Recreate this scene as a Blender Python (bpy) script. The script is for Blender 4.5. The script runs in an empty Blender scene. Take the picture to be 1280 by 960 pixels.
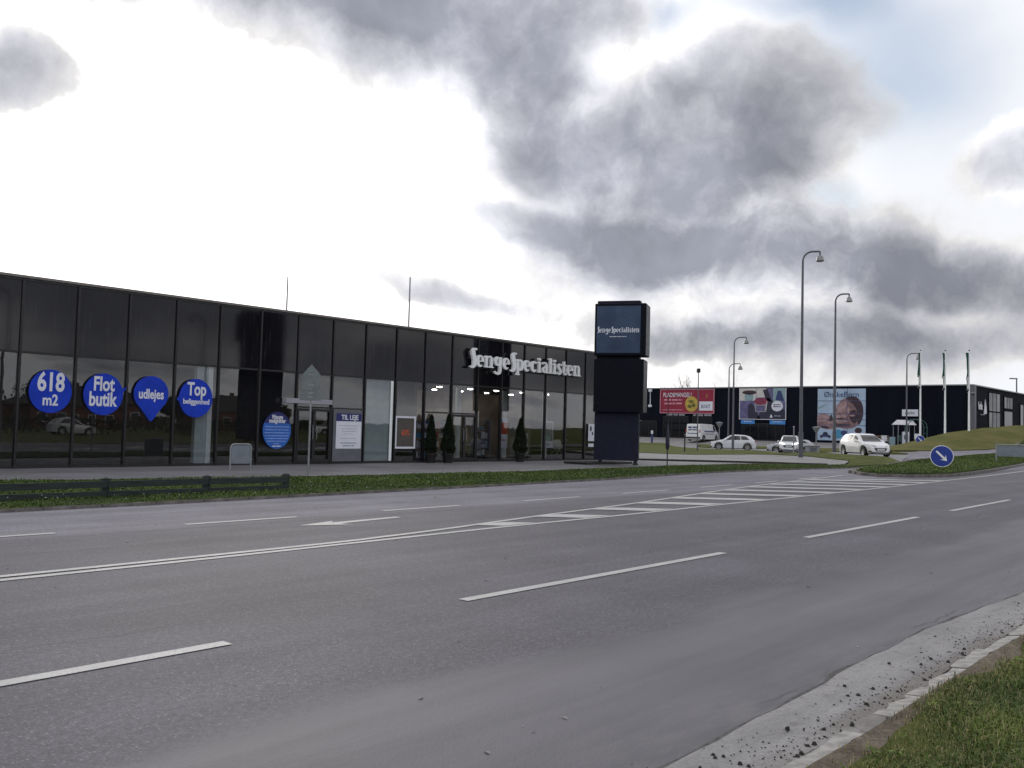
import bpy, bmesh, math, random
import numpy as np
from mathutils import Vector, Matrix

random.seed(7); np.random.seed(7)
S = bpy.context.scene
C = S.collection
rad = math.radians

# ------------------------------------------------------------------ camera
cam_d = bpy.data.cameras.new('camera'); cam = bpy.data.objects.new('camera', cam_d); C.objects.link(cam)
F_PX, YAW, PITCH, ROLL, EYE = 1120.1, 0.73506, 0.04862, -0.02656, 1.6
fw = Vector((math.cos(PITCH)*math.cos(YAW), math.cos(PITCH)*math.sin(YAW), math.sin(PITCH)))
rt = Vector((math.sin(YAW), -math.cos(YAW), 0)); up = rt.cross(fw)
cr, sr = math.cos(ROLL), math.sin(ROLL)
r2 = cr*rt - sr*up; u2 = sr*rt + cr*up
M = Matrix((r2, u2, -fw)).transposed().to_4x4(); M.translation = (0, 0, EYE)
cam.matrix_world = M
cam_d.sensor_width = 36; cam_d.lens = F_PX/1280*36; cam_d.clip_start = .05; cam_d.clip_end = 4000
S.camera = cam
S.view_settings.view_transform = 'Standard'; S.view_settings.look = 'None'
S.view_settings.exposure = 0; S.view_settings.gamma = 1; S.view_settings.use_curve_mapping = False
S.cycles.max_bounces = 8; S.cycles.transparent_max_bounces = 12

# ------------------------------------------------------------------ sun and sky
SUN_AZ, SUN_EL = 60.0, 19.0           # degrees; azimuth from +X (along the road) towards +Y (the showroom)
sd = bpy.data.lights.new('sun', 'SUN'); sd.energy = 0.7; sd.angle = rad(22); sd.color = (1, .94, .86)
sun = bpy.data.objects.new('sun', sd); C.objects.link(sun)
sdir = Vector((math.cos(rad(SUN_EL))*math.cos(rad(SUN_AZ)), math.cos(rad(SUN_EL))*math.sin(rad(SUN_AZ)), math.sin(rad(SUN_EL))))
sun.rotation_euler = sdir.to_track_quat('Z', 'Y').to_euler(); sun.location = (0, 0, 60)

def dirv(az, el):
    a, e = rad(az), rad(el)
    return Vector((math.cos(e)*math.cos(a), math.cos(e)*math.sin(a), math.sin(e)))

W = bpy.data.worlds.new('World'); S.world = W; W.use_nodes = True
wn = W.node_tree; wn.nodes.clear()
def WN(t, **k):
    n = wn.nodes.new(t)
    for a, b in k.items(): setattr(n, a, b)
    return n
def wlink(a, b): wn.links.new(a, b)
def wmath(op, a, b=None, c=None, clamp=False):
    n = WN('ShaderNodeMath', operation=op); n.use_clamp = clamp
    for i, v in enumerate((a, b, c)):
        if v is None: continue
        if isinstance(v, (int, float)): n.inputs[i].default_value = v
        else: wlink(v, n.inputs[i])
    return n.outputs[0]
def wrange(v, a, b, c, d):
    n = WN('ShaderNodeMapRange', interpolation_type='SMOOTHSTEP'); wlink(v, n.inputs[0])
    for i, x in enumerate((a, b, c, d)): n.inputs[i+1].default_value = x
    return n.outputs[0]
tc = WN('ShaderNodeTexCoord'); gen = tc.outputs['Generated']
nrm = WN('ShaderNodeVectorMath', operation='NORMALIZE'); wlink(gen, nrm.inputs[0]); D = nrm.outputs[0]
def wnoise(vec, scale, detail, rough=.55, col=False):
    n = WN('ShaderNodeTexNoise'); wlink(vec, n.inputs['Vector']); n.inputs['Scale'].default_value = scale
    n.inputs['Detail'].default_value = detail; n.inputs['Roughness'].default_value = rough
    return n.outputs[1 if col else 0]
def warp(vec, scale, detail, amt):
    c = wnoise(vec, scale, detail, .6, True)
    s = WN('ShaderNodeVectorMath', operation='SUBTRACT'); wlink(c, s.inputs[0]); s.inputs[1].default_value = (.5, .5, .5)
    m = WN('ShaderNodeVectorMath', operation='SCALE'); wlink(s.outputs[0], m.inputs[0]); m.inputs['Scale'].default_value = amt
    a = WN('ShaderNodeVectorMath', operation='ADD'); wlink(vec, a.inputs[0]); wlink(m.outputs[0], a.inputs[1])
    return a.outputs[0]
DW = warp(warp(D, 4.0, 3, .075), 16.0, 6, .030)
def blob(az, el, ra, re, rot, k=1.0):
    n_ = dirv(az, el); e = Vector((0, 0, 1)).cross(n_).normalized(); u = n_.cross(e)   # e: to the left
    a = rad(rot); X = -e*math.cos(a) - u*math.sin(a); Y = n_.cross(X)
    R = Matrix((X, Y, n_)).transposed()
    m = WN('ShaderNodeMapping', vector_type='TEXTURE'); wlink(DW, m.inputs[0])
    m.inputs['Location'].default_value = n_; m.inputs['Rotation'].default_value = R.to_euler('XYZ')
    m.inputs['Scale'].default_value = (math.tan(rad(ra)), math.tan(rad(re)), .6)
    l = WN('ShaderNodeVectorMath', operation='LENGTH'); wlink(m.outputs[0], l.inputs[0])
    return wmath('MULTIPLY', wrange(l.outputs['Value'], SOFT[0], SOFT[1], 1, 0), k)
SOFT = [.35, 1.45]
def union(L):
    o = None
    for b in L:
        b1 = wmath('SUBTRACT', 1.0, b)
        o = b1 if o is None else wmath('MULTIPLY', o, b1)
    return wmath('SUBTRACT', 1.0, o)
# thick cloud bodies (azimuth, elevation, half-width, half-height in degrees, tilt, thickness)
CLOUDS = [(45.5,25.4,8.8,4.8,0,.95),(55,26.2,9,2.6,0,.7),(41.2,21.8,3.6,3.6,0,.75),(65,26.2,11,2.0,0,.55),(73.0,18.1,4.6,2.0,-14,.68),
 (26.0,20.6,6.0,3.4,14,.62),(29.5,18.6,6.5,2.8,8,.70),(34.5,16.6,7.0,2.8,6,.90),(38.6,17.8,4.2,2.4,0,.62),(30.0,16.0,6.5,2.2,-5,.80),(42.6,13.2,4.2,1.2,10,.55),
 (35.6,11.9,6.6,1.8,8,.72),(27.7,11.6,7.6,2.0,0,.66),(20.6,9.9,7.4,1.8,5,.78),(14.3,8.3,5.6,1.8,5,.62),(47.9,8.5,5.2,.85,12,.55),
 (42.2,7.4,3.1,.6,5,.22),(31,5.6,4.2,1.1,0,.42),(24.0,5.6,7.0,1.5,0,.46),(16.0,5.4,4.6,1.2,0,.50),(12.4,15.7,3.4,2.1,0,.75)]
dens = union([blob(*b) for b in CLOUDS])
# thin veil that ties the clouds together on the right
SOFT = [.0, 1.35]
thin = union([blob(*b) for b in [(32,14.5,14,8,10,.45),(25,8,19,6.5,0,.62),(48,24,16,7,0,.30),(66,25,14,4,0,.30),(74,18.4,7,3,0,.22)]])
GAPS = [(60,15.5,15,7.2,0,1),(50,12.5,6.5,3.6,0,.9),(60,8,11,3.4,0,.75),(19.4,15.6,3.8,2.8,10,.8),(35,8.0,5,1.3,5,.6),(28,8.1,3,.6,0,.35),(36.5,22.4,3.6,1.6,25,.62),(18,23.5,6,3,0,.6),(16,6.6,2.4,.9,0,.6)]
gap = union([blob(*b) for b in GAPS])
BLUE = [(34.0,25.0,3.6,1.6,0,.9),(19.0,20.4,6.0,4.2,0,.62),(21,24,6,2.5,0,.4),(22.6,25.2,3.6,1.4,0,.7),(23.3,14.4,2.6,1.2,20,.75),(27.5,25.4,4,1.0,0,.5)]
blue_in = union([blob(*b) for b in BLUE])
# the same broken cloud deck goes on all round: noise on the cloud plane
sep = WN('ShaderNodeSeparateXYZ'); wlink(D, sep.inputs[0])
zz = wmath('ADD', wmath('MAXIMUM', sep.outputs[2], 0.0), .22)
cmb = WN('ShaderNodeCombineXYZ'); wlink(wmath('DIVIDE', sep.outputs[0], zz), cmb.inputs[0]); wlink(wmath('DIVIDE', sep.outputs[1], zz), cmb.inputs[1])
deck = wnoise(warp(cmb.outputs[0], 1.2, 3, .5), .95, 7, .55)
deckd = wrange(deck, .40, .62, 0, 1)
dv = WN('ShaderNodeVectorMath', operation='DOT_PRODUCT'); wlink(D, dv.inputs[0]); dv.inputs[1].default_value = dirv(39, 14)
inview = wrange(dv.outputs['Value'], math.cos(rad(46)), math.cos(rad(35)), 0, 1)
outv = wmath('SUBTRACT', 1.0, inview)
fluff = wnoise(DW, 6.0, 9, .62)
fine = wnoise(DW, 24.0, 6, .6)
core = wmath('ADD', wmath('MULTIPLY', dens, inview), wmath('MULTIPLY', deckd, wmath('MULTIPLY', outv, .85)))
nz = wmath('ADD', wmath('MULTIPLY', wmath('SUBTRACT', fluff, .5), 1.0), wmath('MULTIPLY', wmath('SUBTRACT', fine, .5), .35))
body = wmath('ADD', core, wmath('MULTIPLY', nz, wrange(core, 0, .35, .15, 1)))
veil_d = wmath('MULTIPLY', wmath('MULTIPLY', thin, wrange(fluff, .32, .68, .35, 1.5)), inview)
tot = wmath('MULTIPLY', wmath('ADD', wmath('MAXIMUM', body, 0.0), veil_d), wmath('SUBTRACT', 1.0, wmath('MULTIPLY', gap, wmath('MULTIPLY', inview, .92))))
density = wrange(tot, .04, 1.12, 0, 1)
density = wmath('MINIMUM', wmath('MULTIPLY', wmath('SUBTRACT', tot, .05), .80), 1.0)
density = wmath('MAXIMUM', density, 0.0)
# bright milky veil behind the clouds, brightest round the hidden sun
ds = WN('ShaderNodeVectorMath', operation='DOT_PRODUCT'); wlink(D, ds.inputs[0]); ds.inputs[1].default_value = dirv(59, 15)
glow = wrange(ds.outputs['Value'], math.cos(rad(40)), 1.0, 0, 1)
veil = WN('ShaderNodeMix', data_type='RGBA'); wlink(glow, veil.inputs[0])
veil.inputs[6].default_value = (.93, .95, 1.0, 1); veil.inputs[7].default_value = (1.95, 1.86, 1.78, 1)
ramp = WN('ShaderNodeValToRGB'); wlink(density, ramp.inputs[0])
el = ramp.color_ramp.elements
el[0].position = 0; el[0].color = (1.0, .99, .98, 1)
el[1].position = 1; el[1].color = (.30, .315, .37, 1)
for p_, c_ in ((.15, (.93, .915, .91, 1)), (.35, (.70, .705, .75, 1)), (.6, (.50, .51, .565, 1)), (.8, (.38, .39, .445, 1))):
    e_ = el.new(p_); e_.color = c_
shade = wnoise(DW, 5.0, 6, .55)
shd = wrange(shade, .32, .68, .80, 1.38)
ccol = WN('ShaderNodeVectorMath', operation='SCALE'); wlink(ramp.outputs[0], ccol.inputs[0]); wlink(shd, ccol.inputs['Scale'])
cmix = WN('ShaderNodeMix', data_type='RGBA'); wlink(wrange(density, 0.0, .22, 0, 1), cmix.inputs[0])
wlink(veil.outputs[2], cmix.inputs[6]); wlink(ccol.outputs[0], cmix.inputs[7])
bg_c = WN('ShaderNodeBackground'); wlink(cmix.outputs[2], bg_c.inputs[0]); bg_c.inputs[1].default_value = 1.0
sky = WN('ShaderNodeTexSky', sky_type='NISHITA'); sky.sun_disc = False; sky.sun_elevation = rad(SUN_EL); sky.sun_rotation = rad(90-SUN_AZ)
bg_s = WN('ShaderNodeBackground'); wlink(sky.outputs[0], bg_s.inputs[0]); bg_s.inputs[1].default_value = .13
blue_out = wmath('MULTIPLY', wmath('MULTIPLY', wrange(deck, .40, .30, 0, 1), outv), .7)
bl = wmath('MULTIPLY', wmath('ADD', blue_in, blue_out), wrange(density, 0.05, .38, 1, 0))
mixs = WN('ShaderNodeMixShader'); wlink(wmath('MINIMUM', wmath('MULTIPLY', bl, 1.1), 1.0), mixs.inputs[0]); wlink(bg_c.outputs[0], mixs.inputs[1]); wlink(bg_s.outputs[0], mixs.inputs[2])
wo = WN('ShaderNodeOutputWorld'); wlink(mixs.outputs[0], wo.inputs[0])

# ------------------------------------------------------------------ materials
MATS = {}
class NT:
    def __init__(s, name):
        s.m = bpy.data.materials.new(name); s.m.use_nodes = True; s.t = s.m.node_tree; s.t.nodes.clear()
        s.out = s.n('ShaderNodeOutputMaterial'); s.b = s.n('ShaderNodeBsdfPrincipled'); s.l(s.b.outputs[0], s.out.inputs[0])
        s.tc = s.n('ShaderNodeTexCoord'); s.P = s.tc.outputs['Object']
        MATS[name] = s.m
    def n(s, t, **k):
        x = s.t.nodes.new(t)
        for a, b in k.items(): setattr(x, a, b)
        return x
    def l(s, a, b): s.t.links.new(a, b)
    def math(s, op, a, b=None, c=None):
        x = s.n('ShaderNodeMath', operation=op)
        for i, v in enumerate((a, b, c)):
            if v is None: continue
            if isinstance(v, (int, float)): x.inputs[i].default_value = v
            else: s.l(v, x.inputs[i])
        return x.outputs[0]
    def noise(s, scale, detail=4, rough=.55, vec=None, dim3=(1,1,1)):
        x = s.n('ShaderNodeTexNoise'); x.inputs['Scale'].default_value = scale; x.inputs['Detail'].default_value = detail; x.inputs['Roughness'].default_value = rough
        v = vec or s.P
        if dim3 != (1,1,1):
            mp = s.n('ShaderNodeMapping'); mp.inputs['Scale'].default_value = dim3; s.l(v, mp.inputs[0]); v = mp.outputs[0]
        s.l(v, x.inputs['Vector']); return x.outputs[0]
    def rng(s, v, a, b, c, d, smooth=True):
        x = s.n('ShaderNodeMapRange', interpolation_type='SMOOTHSTEP' if smooth else 'LINEAR'); s.l(v, x.inputs[0])
        for i, y in enumerate((a, b, c, d)): x.inputs[i+1].default_value = y
        return x.outputs[0]
    def mix(s, f, a, b, blend='MIX'):
        x = s.n('ShaderNodeMix', data_type='RGBA', blend_type=blend)
        if isinstance(f, (int, float)): x.inputs[0].default_value = f
        else: s.l(f, x.inputs[0])
        for i, v in ((6, a), (7, b)):
            if isinstance(v, tuple): x.inputs[i].default_value = (*v, 1) if len(v) == 3 else v
            else: s.l(v, x.inputs[i])
        return x.outputs[2]
    def scale(s, col, f):
        x = s.n('ShaderNodeVectorMath', operation='SCALE')
        if isinstance(col, tuple): x.inputs[0].default_value = col
        else: s.l(col, x.inputs[0])
        if isinstance(f, (int, float)): x.inputs['Scale'].default_value = f
        else: s.l(f, x.inputs['Scale'])
        return x.outputs[0]
    def set(s, **k):
        for a, v in k.items():
            i = s.b.inputs[a.replace('_', ' ')]
            if isinstance(v, (int, float)): i.default_value = v
            elif isinstance(v, tuple): i.default_value = (*v, 1) if len(v) == 3 else v
            else: s.l(v, i)
    def bump(s, h, strength=.3, dist=.01):
        b = s.n('ShaderNodeBump'); b.inputs['Strength'].default_value = strength; b.inputs['Distance'].default_value = dist
        s.l(h, b.inputs['Height']); s.l(b.outputs[0], s.b.inputs['Normal'])

def simple(name, col, rough=.5, metal=0., var=.12, scale=3., bump=0., spec=.5):
    t = NT(name); f = t.noise(scale, 5); k = t.rng(f, .3, .7, 1-var, 1+var)
    t.set(Base_Color=t.scale(col, k), Roughness=t.rng(t.noise(scale*2.3, 3), .3, .7, max(rough-.08, .02), min(rough+.08, 1)), Metallic=metal)
    t.b.inputs['Specular IOR Level'].default_value = spec
    if bump: t.bump(t.noise(scale*12, 4), bump, .01)
    return t.m

def asphalt(name, mode):
    t = NT(name)
    sp = t.n('ShaderNodeSeparateXYZ'); t.l(t.P, sp.inputs[0]); X, Y = sp.outputs[0], sp.outputs[1]
    wob = t.math('MULTIPLY', t.math('SUBTRACT', t.noise(.35, 3), .5), 1.2)
    Yw = t.math('ADD', Y, wob)
    fine = t.noise(70, 3, .75); mid = t.noise(20, 5, .75); big = t.noise(.5, 5, .6); streak = t.noise(1.0, 5, .6, dim3=(.12, 1.6, 1))
    vo = t.n('ShaderNodeTexVoronoi'); vo.inputs['Scale'].default_value = 46; t.l(t.P, vo.inputs['Vector'])
    chip = t.rng(vo.outputs['Distance'], .15, .48, 1, 0)
    vsep = t.n('ShaderNodeSeparateColor'); t.l(vo.outputs['Color'], vsep.inputs[0])
    pale = t.math('MULTIPLY', chip, t.rng(vsep.outputs[0], .58, .85, 0, 1))
    darkc = t.math('MULTIPLY', t.rng(vo.outputs['Distance'], .12, .4, 1, 0), t.rng(vsep.outputs[1], .55, .8, 0, 1))
    g = t.rng(fine, .3, .7, .70, 1.30); g = t.math('MULTIPLY', g, t.rng(mid, .3, .7, .72, 1.28))
    g = t.math('MULTIPLY', g, t.rng(big, .3, .7, .84, 1.16)); g = t.math('MULTIPLY', g, t.rng(streak, .3, .7, .84, 1.14))
    base = (.088, .0845, .102)
    rough = .56
    if mode == 'road':
        smooth = t.rng(t.math('ADD', Yw, t.math('MULTIPLY', X, -.02)), 3.7, 4.3, 1, 0)       # newer smooth overlay along the verge
        # polished wheel tracks
        def band(c, w): return t.rng(t.math('ABSOLUTE', t.math('SUBTRACT', Yw, c)), 0, w, 1, 0)
        tr = t.math('ADD', t.math('ADD', band(7.0, .55), band(8.6, .5)), t.math('ADD', band(10.9, .5), t.math('ADD', band(14.1, .45), band(15.4, .4))))
        g = t.math('MULTIPLY', g, t.rng(tr, 0, 1, 1.03, .90))
        g = t.math('MULTIPLY', g, t.rng(t.math('MULTIPLY', t.rng(t.math('ABSOLUTE', t.math('SUBTRACT', t.math('ADD', Y, t.math('MULTIPLY', wob, .06)), 12.32)), .0, .05, 1, 0), t.rng(t.noise(.8, 3), .4, .55, 0, 1)), 0, 1, 1, .62))
        g = t.math('MULTIPLY', g, t.rng(Y, 12.3, 13.0, 1.0, 1.80))                           # far lane paler, with grazing sheen put into the colour
        rs = t.math('SUBTRACT', 1.0, smooth)
        col = t.scale(base, g)
        col = t.mix(t.math('MULTIPLY', pale, t.math('MULTIPLY', rs, .48)), col, (.36, .35, .35))
        col = t.mix(t.math('MULTIPLY', darkc, t.math('MULTIPLY', rs, .85)), col, (.035, .035, .042))
        g2 = t.math('MULTIPLY', t.rng(t.noise(60, 3), .3, .7, .95, 1.05), t.math('MULTIPLY', t.rng(big, .3, .7, .93, 1.07), t.rng(streak, .28, .72, .74, 1.14)))
        col = t.mix(smooth, col, t.scale((.124, .120, .137), g2))
        dust = t.rng(Yw, 3.1, 2.0, 0, .55)
        col = t.mix(t.math('MULTIPLY', dust, t.rng(t.noise(4, 6, .7, dim3=(.5, 1.5, 1)), .4, .65, 0, 1)), col, (.20, .19, .19))
        # a few cracks
        cr_ = t.n('ShaderNodeTexVoronoi', feature='DISTANCE_TO_EDGE'); cr_.inputs['Scale'].default_value = .16
        mp = t.n('ShaderNodeMapping'); mp.inputs['Scale'].default_value = (.35, 1.6, 1); t.l(t.P, mp.inputs[0])
        wv = t.n('ShaderNodeVectorMath', operation='ADD'); t.l(mp.outputs[0], wv.inputs[0])
        nz = t.n('ShaderNodeTexNoise'); nz.inputs['Scale'].default_value = 1.3; nz.inputs['Detail'].default_value = 6; t.l(t.P, nz.inputs['Vector'])
        sc = t.n('ShaderNodeVectorMath', operation='SCALE'); sc.inputs['Scale'].default_value = .5; t.l(nz.outputs[1], sc.inputs[0]); t.l(sc.outputs[0], wv.inputs[1])
        t.l(wv.outputs[0], cr_.inputs['Vector'])
        crack = t.math('MULTIPLY', t.rng(cr_.outputs['Distance'], .0, .0035, 1, 0), t.rng(t.noise(.4, 2), .48, .56, 0, 1))
        col = t.mix(t.math('MULTIPLY', crack, .7), col, (.03, .03, .034))
        t.set(Roughness=t.rng(smooth, 0, 1, .70, .62)); t.b.inputs['Specular IOR Level'].default_value = .38
    else:
        b2 = {'car_park': (.165, .162, .172), 'side': (.19, .187, .195), 'walk': (.20, .195, .195)}[mode]
        col = t.scale(b2, g); col = t.mix(t.math('MULTIPLY', pale, .3), col, (.36, .35, .35))
        t.set(Roughness=.62)
    t.set(Base_Color=col)
    hb = t.math('ADD', t.math('MULTIPLY', fine, .5), t.math('MULTIPLY', mid, .5))
    t.bump(hb, .55 if mode == 'road' else .35, .012)
    return t.m
asphalt('asphalt_road', 'road'); asphalt('asphalt_car_park', 'car_park'); asphalt('asphalt_side', 'side'); asphalt('sidewalk_paving', 'walk')

def grass_mat():
    t = NT('grass_ground')
    a = t.noise(1.1, 6, .65); b = t.noise(9, 5, .7); c = t.noise(60, 3, .7)
    col = t.mix(t.rng(a, .35, .65, 0, 1), (.060, .080, .018), (.125, .140, .034))
    col = t.mix(t.rng(b, .45, .75, 0, .7), col, (.135, .125, .050))
    col = t.mix(t.rng(c, .5, .25, 0, .75), col, (.018, .028, .010))
    t.set(Base_Color=col, Roughness=.9); t.b.inputs['Specular IOR Level'].default_value = .15
    t.bump(t.math('ADD', b, c), .8, .05)
    t = NT('grass_verge')
    a = t.noise(1.3, 6, .65); b = t.noise(9, 5, .7)
    col = t.mix(t.rng(a, .35, .65, 0, 1), (.024, .040, .009), (.055, .075, .018)); col = t.mix(t.rng(b, .55, .8, 0, .5), col, (.08, .075, .03))
    t.set(Base_Color=col, Roughness=.9); t.b.inputs['Specular IOR Level'].default_value = .1; t.bump(b, .8, .05)
    t = NT('grass_mound')
    a = t.noise(.35, 6, .65); b = t.noise(3, 5, .7); c = t.noise(14, 4, .7)
    col = t.mix(t.rng(a, .35, .65, 0, 1), (.105, .115, .030), (.165, .150, .052))
    col = t.mix(t.rng(b, .5, .8, 0, .6), col, (.19, .15, .075))
    col = t.mix(t.rng(c, .5, .25, 0, .6), col, (.045, .052, .016))
    t.set(Base_Color=col, Roughness=.9); t.b.inputs['Specular IOR Level'].default_value = .15
    t.bump(t.math('ADD', b, c), .8, .12)
    t = NT('grass_blade')
    at = t.n('ShaderNodeAttribute'); at.attribute_name = 'tint'; sc = t.n('ShaderNodeSeparateColor'); t.l(at.outputs[0], sc.inputs[0])
    rp = t.n('ShaderNodeValToRGB'); t.l(sc.outputs[0], rp.inputs[0]); e = rp.color_ramp.elements
    e[0].color = (.030, .058, .010, 1); e[1].color = (.30, .25, .12, 1); e[1].position = 1
    for p_, c_ in ((.3, (.085, .135, .020, 1)), (.62, (.150, .200, .036, 1)), (.84, (.20, .20, .06, 1))):
        x = e.new(p_); x.color = c_
    t.set(Base_Color=rp.outputs[0], Roughness=.6)
    t.b.inputs['Specular IOR Level'].default_value = .25
    t = NT('verge_soil')
    a = t.noise(3, 6, .7); b = t.noise(30, 5, .7)
    col = t.mix(t.rng(a, .35, .65, 0, 1), (.085, .066, .045), (.16, .130, .098)); col = t.scale(col, t.rng(b, .3, .7, .65, 1.3))
    t.set(Base_Color=col, Roughness=.95); t.bump(b, .8, .02)
grass_mat()

def paint_mat():
    t = NT('road_marking_paint')
    w = t.noise(45, 4, .75); a = t.noise(2.2, 4, .6)
    col = t.scale((.46, .46, .455), t.rng(a, .3, .7, .84, 1.08))
    vo = t.n('ShaderNodeTexVoronoi'); vo.inputs['Scale'].default_value = 60; t.l(t.P, vo.inputs['Vector'])
    wear = t.math('MULTIPLY', t.rng(w, .52, .66, 0, 1), t.rng(a, .4, .6, .25, .8))
    col = t.mix(wear, col, (.16, .158, .17)); t.set(Base_Color=col, Roughness=.6); t.bump(w, .3, .006)
paint_mat()
def gutter_mat():
    t = NT('gutter_concrete')
    a = t.noise(1.4, 6, .7, dim3=(.5, 2, 1)); b = t.noise(9, 6, .7); c = t.noise(70, 3)
    col = t.mix(t.rng(a, .35, .65, 0, 1), (.29, .282, .285), (.215, .21, .212)); col = t.mix(t.rng(b, .54, .70, 0, .75), col, (.15, .135, .125))
    gs = t.n('ShaderNodeSeparateXYZ'); t.l(t.P, gs.inputs[0]); edge = t.math('MULTIPLY', t.rng(t.math('ADD', gs.outputs[1], t.math('MULTIPLY', t.math('SUBTRACT', b, .5), .25)), 2.12, 1.94, 0, .75), t.rng(a, .35, .6, .3, 1))
    col = t.mix(edge, col, (.14, .118, .098))
    t.set(Base_Color=t.scale(col, t.rng(c, .3, .7, .86, 1.14)), Roughness=.85); t.bump(t.math('ADD', b, c), .4, .01)
gutter_mat()
simple('kerb_concrete', (.33, .315, .30), .85, var=.3, scale=9, bump=.6)
simple('kerb_weathered', (.15, .14, .13), .9, var=.4, scale=5, bump=.6)
simple('kerb_shade_dark', (.035, .034, .033), .9, var=.3, scale=6)
simple('edge_seam', (.082, .078, .078), .9, var=.4, scale=15, bump=.6)
simple('debris_dark', (.02, .018, .016), .8, var=.5, scale=30)

def spandrel():
    t = NT('black_spandrel_glass')
    k = t.rng(t.noise(.6, 4), .3, .7, .75, 1.3)
    stk = t.rng(t.noise(1.0, 6, .7, dim3=(9, 1, .5)), .50, .80, 0, 1)
    t.set(Base_Color=t.mix(t.math('MULTIPLY', stk, .35), t.scale((.008, .008, .011), k), (.06, .056, .056)), Roughness=t.rng(stk, 0, 1, .05, .16), IOR=1.50)
    t.b.inputs['Specular IOR Level'].default_value = .5
    b = t.noise(.9, 2); t.bump(b, .03, .02)
    t = NT('tinted_window_glass')
    g = t.n('ShaderNodeBsdfGlossy'); g.inputs['Roughness'].default_value = .0; g.inputs['Color'].default_value = (1, 1, 1, 1)
    tr = t.n('ShaderNodeBsdfTransparent'); tr.inputs[0].default_value = (.79, .80, .81, 1)
    fr = t.n('ShaderNodeFresnel'); gm = t.n('ShaderNodeNewGeometry'); t.l(t.math('SUBTRACT', 1.5, t.math('MULTIPLY', gm.outputs['Backfacing'], 1.5-1/1.5)), fr.inputs[0])   # same reflectance from both sides of the pane
    bp = t.n('ShaderNodeBump'); bp.inputs['Strength'].default_value = .03; bp.inputs['Distance'].default_value = .02; t.l(t.noise(1.1, 2), bp.inputs['Height']); t.l(bp.outputs[0], g.inputs['Normal'])
    mx = t.n('ShaderNodeMixShader'); t.l(t.math('MULTIPLY', fr.outputs[0], 1.6), mx.inputs[0]); t.l(tr.outputs[0], mx.inputs[1]); t.l(g.outputs[0], mx.inputs[2])
    t.l(mx.outputs[0], t.out.inputs[0])
    t = NT('far_window_glass'); t.set(Base_Color=(.008, .009, .012), Roughness=.08)
    t.b.inputs['Specular IOR Level'].default_value = .12
spandrel()
simple('black_aluminium', (.012, .012, .015), .38, var=.15)
simple('coping_metal', (.19, .175, .165), .42, .4, var=.1)
simple('plinth_black', (.014, .014, .016), .6)
simple('interior_floor', (.07, .065, .06), .35)
simple('interior_wall', (.09, .08, .07), .8)
simple('interior_back', (.30, .24, .19), .8, var=.3, scale=.8)
simple('interior_ceiling', (.05, .05, .05), .9)
simple('white_plaster', (.84, .90, .90), .7, var=.05)
simple('frosted_film', (.46, .55, .56), .45, var=.07)
simple('white_print', (.72, .74, .82), .5, var=.04)
simple('sign_white', (.93, .95, .97), .45, var=.05, scale=6)
simple('sign_return_dark', (.02, .02, .025), .5)
simple('blue_vinyl', (.014, .050, .50), .5, var=.14, scale=1.5, spec=.15)
simple('blue_vinyl_light', (.018, .12, .50), .42, var=.1, scale=1.5)
simple('blue_vinyl_dark', (.012, .018, .14), .42, var=.1)
simple('pale_blue_print', (.28, .42, .72), .5)
simple('grey_print', (.33, .33, .38), .5)
simple('orange_print', (.55, .10, .04), .55)
simple('pylon_navy', (.030, .052, .098), .30, .6, var=.12, scale=.8)
simple('pylon_black', (.006, .008, .014), .5, var=.10, spec=.08)
simple('pylon_lower', (.018, .020, .038), .5, var=.08, spec=.1)
simple('pylon_side', (.045, .043, .048), .5)
simple('galvanised_steel', (.30, .31, .33), .45, .7, var=.18, scale=8)
simple('lamp_post_grey', (.115, .12, .14), .45, .35, var=.12, scale=5)
simple('lamp_head_grey', (.28, .28, .29), .4, .5)
simple('lamp_lens', (.45, .45, .42), .25)
simple('sign_back_grey', (.17, .20, .21), .5, .3, var=.12, scale=6)
simple('barrier_panel_grey', (.19, .225, .26), .5, .1)
def fencem():
    t = NT('fence_timber')
    g = t.noise(4, 6, .65, dim3=(.4, 6, 6)); k = t.rng(g, .3, .7, .6, 1.5)
    t.set(Base_Color=t.scale((.018, .026, .026), k), Roughness=.75); t.bump(g, .5, .01)
fencem()
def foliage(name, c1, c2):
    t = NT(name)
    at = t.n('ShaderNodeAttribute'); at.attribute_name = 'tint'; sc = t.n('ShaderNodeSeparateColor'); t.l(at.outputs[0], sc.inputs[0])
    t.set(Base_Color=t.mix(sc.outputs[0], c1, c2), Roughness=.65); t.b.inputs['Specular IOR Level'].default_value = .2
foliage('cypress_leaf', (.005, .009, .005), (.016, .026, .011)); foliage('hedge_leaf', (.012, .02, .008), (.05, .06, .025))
simple('bark', (.055, .045, .038), .9, var=.3, scale=20, bump=.6)
simple('pot_black', (.012, .012, .013), .5)
def cladding():
    t = NT('dark_cladding')
    w = t.n('ShaderNodeTexWave', bands_direction='Y'); w.inputs['Scale'].default_value = 1.6; t.l(t.P, w.inputs['Vector'])
    w2 = t.n('ShaderNodeTexWave', bands_direction='X'); w2.inputs['Scale'].default_value = 1.6; t.l(t.P, w2.inputs['Vector'])
    st = t.noise(.6, 5, .6, dim3=(1, 1, .15))
    t.set(Base_Color=t.scale((.0060, .0075, .0145), t.rng(st, .3, .7, .85, 1.25)), Roughness=.75); t.b.inputs['Specular IOR Level'].default_value = .08
    t.bump(t.math('ADD', w.outputs['Fac'], w2.outputs['Fac']), .5, .03)
cladding()
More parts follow.
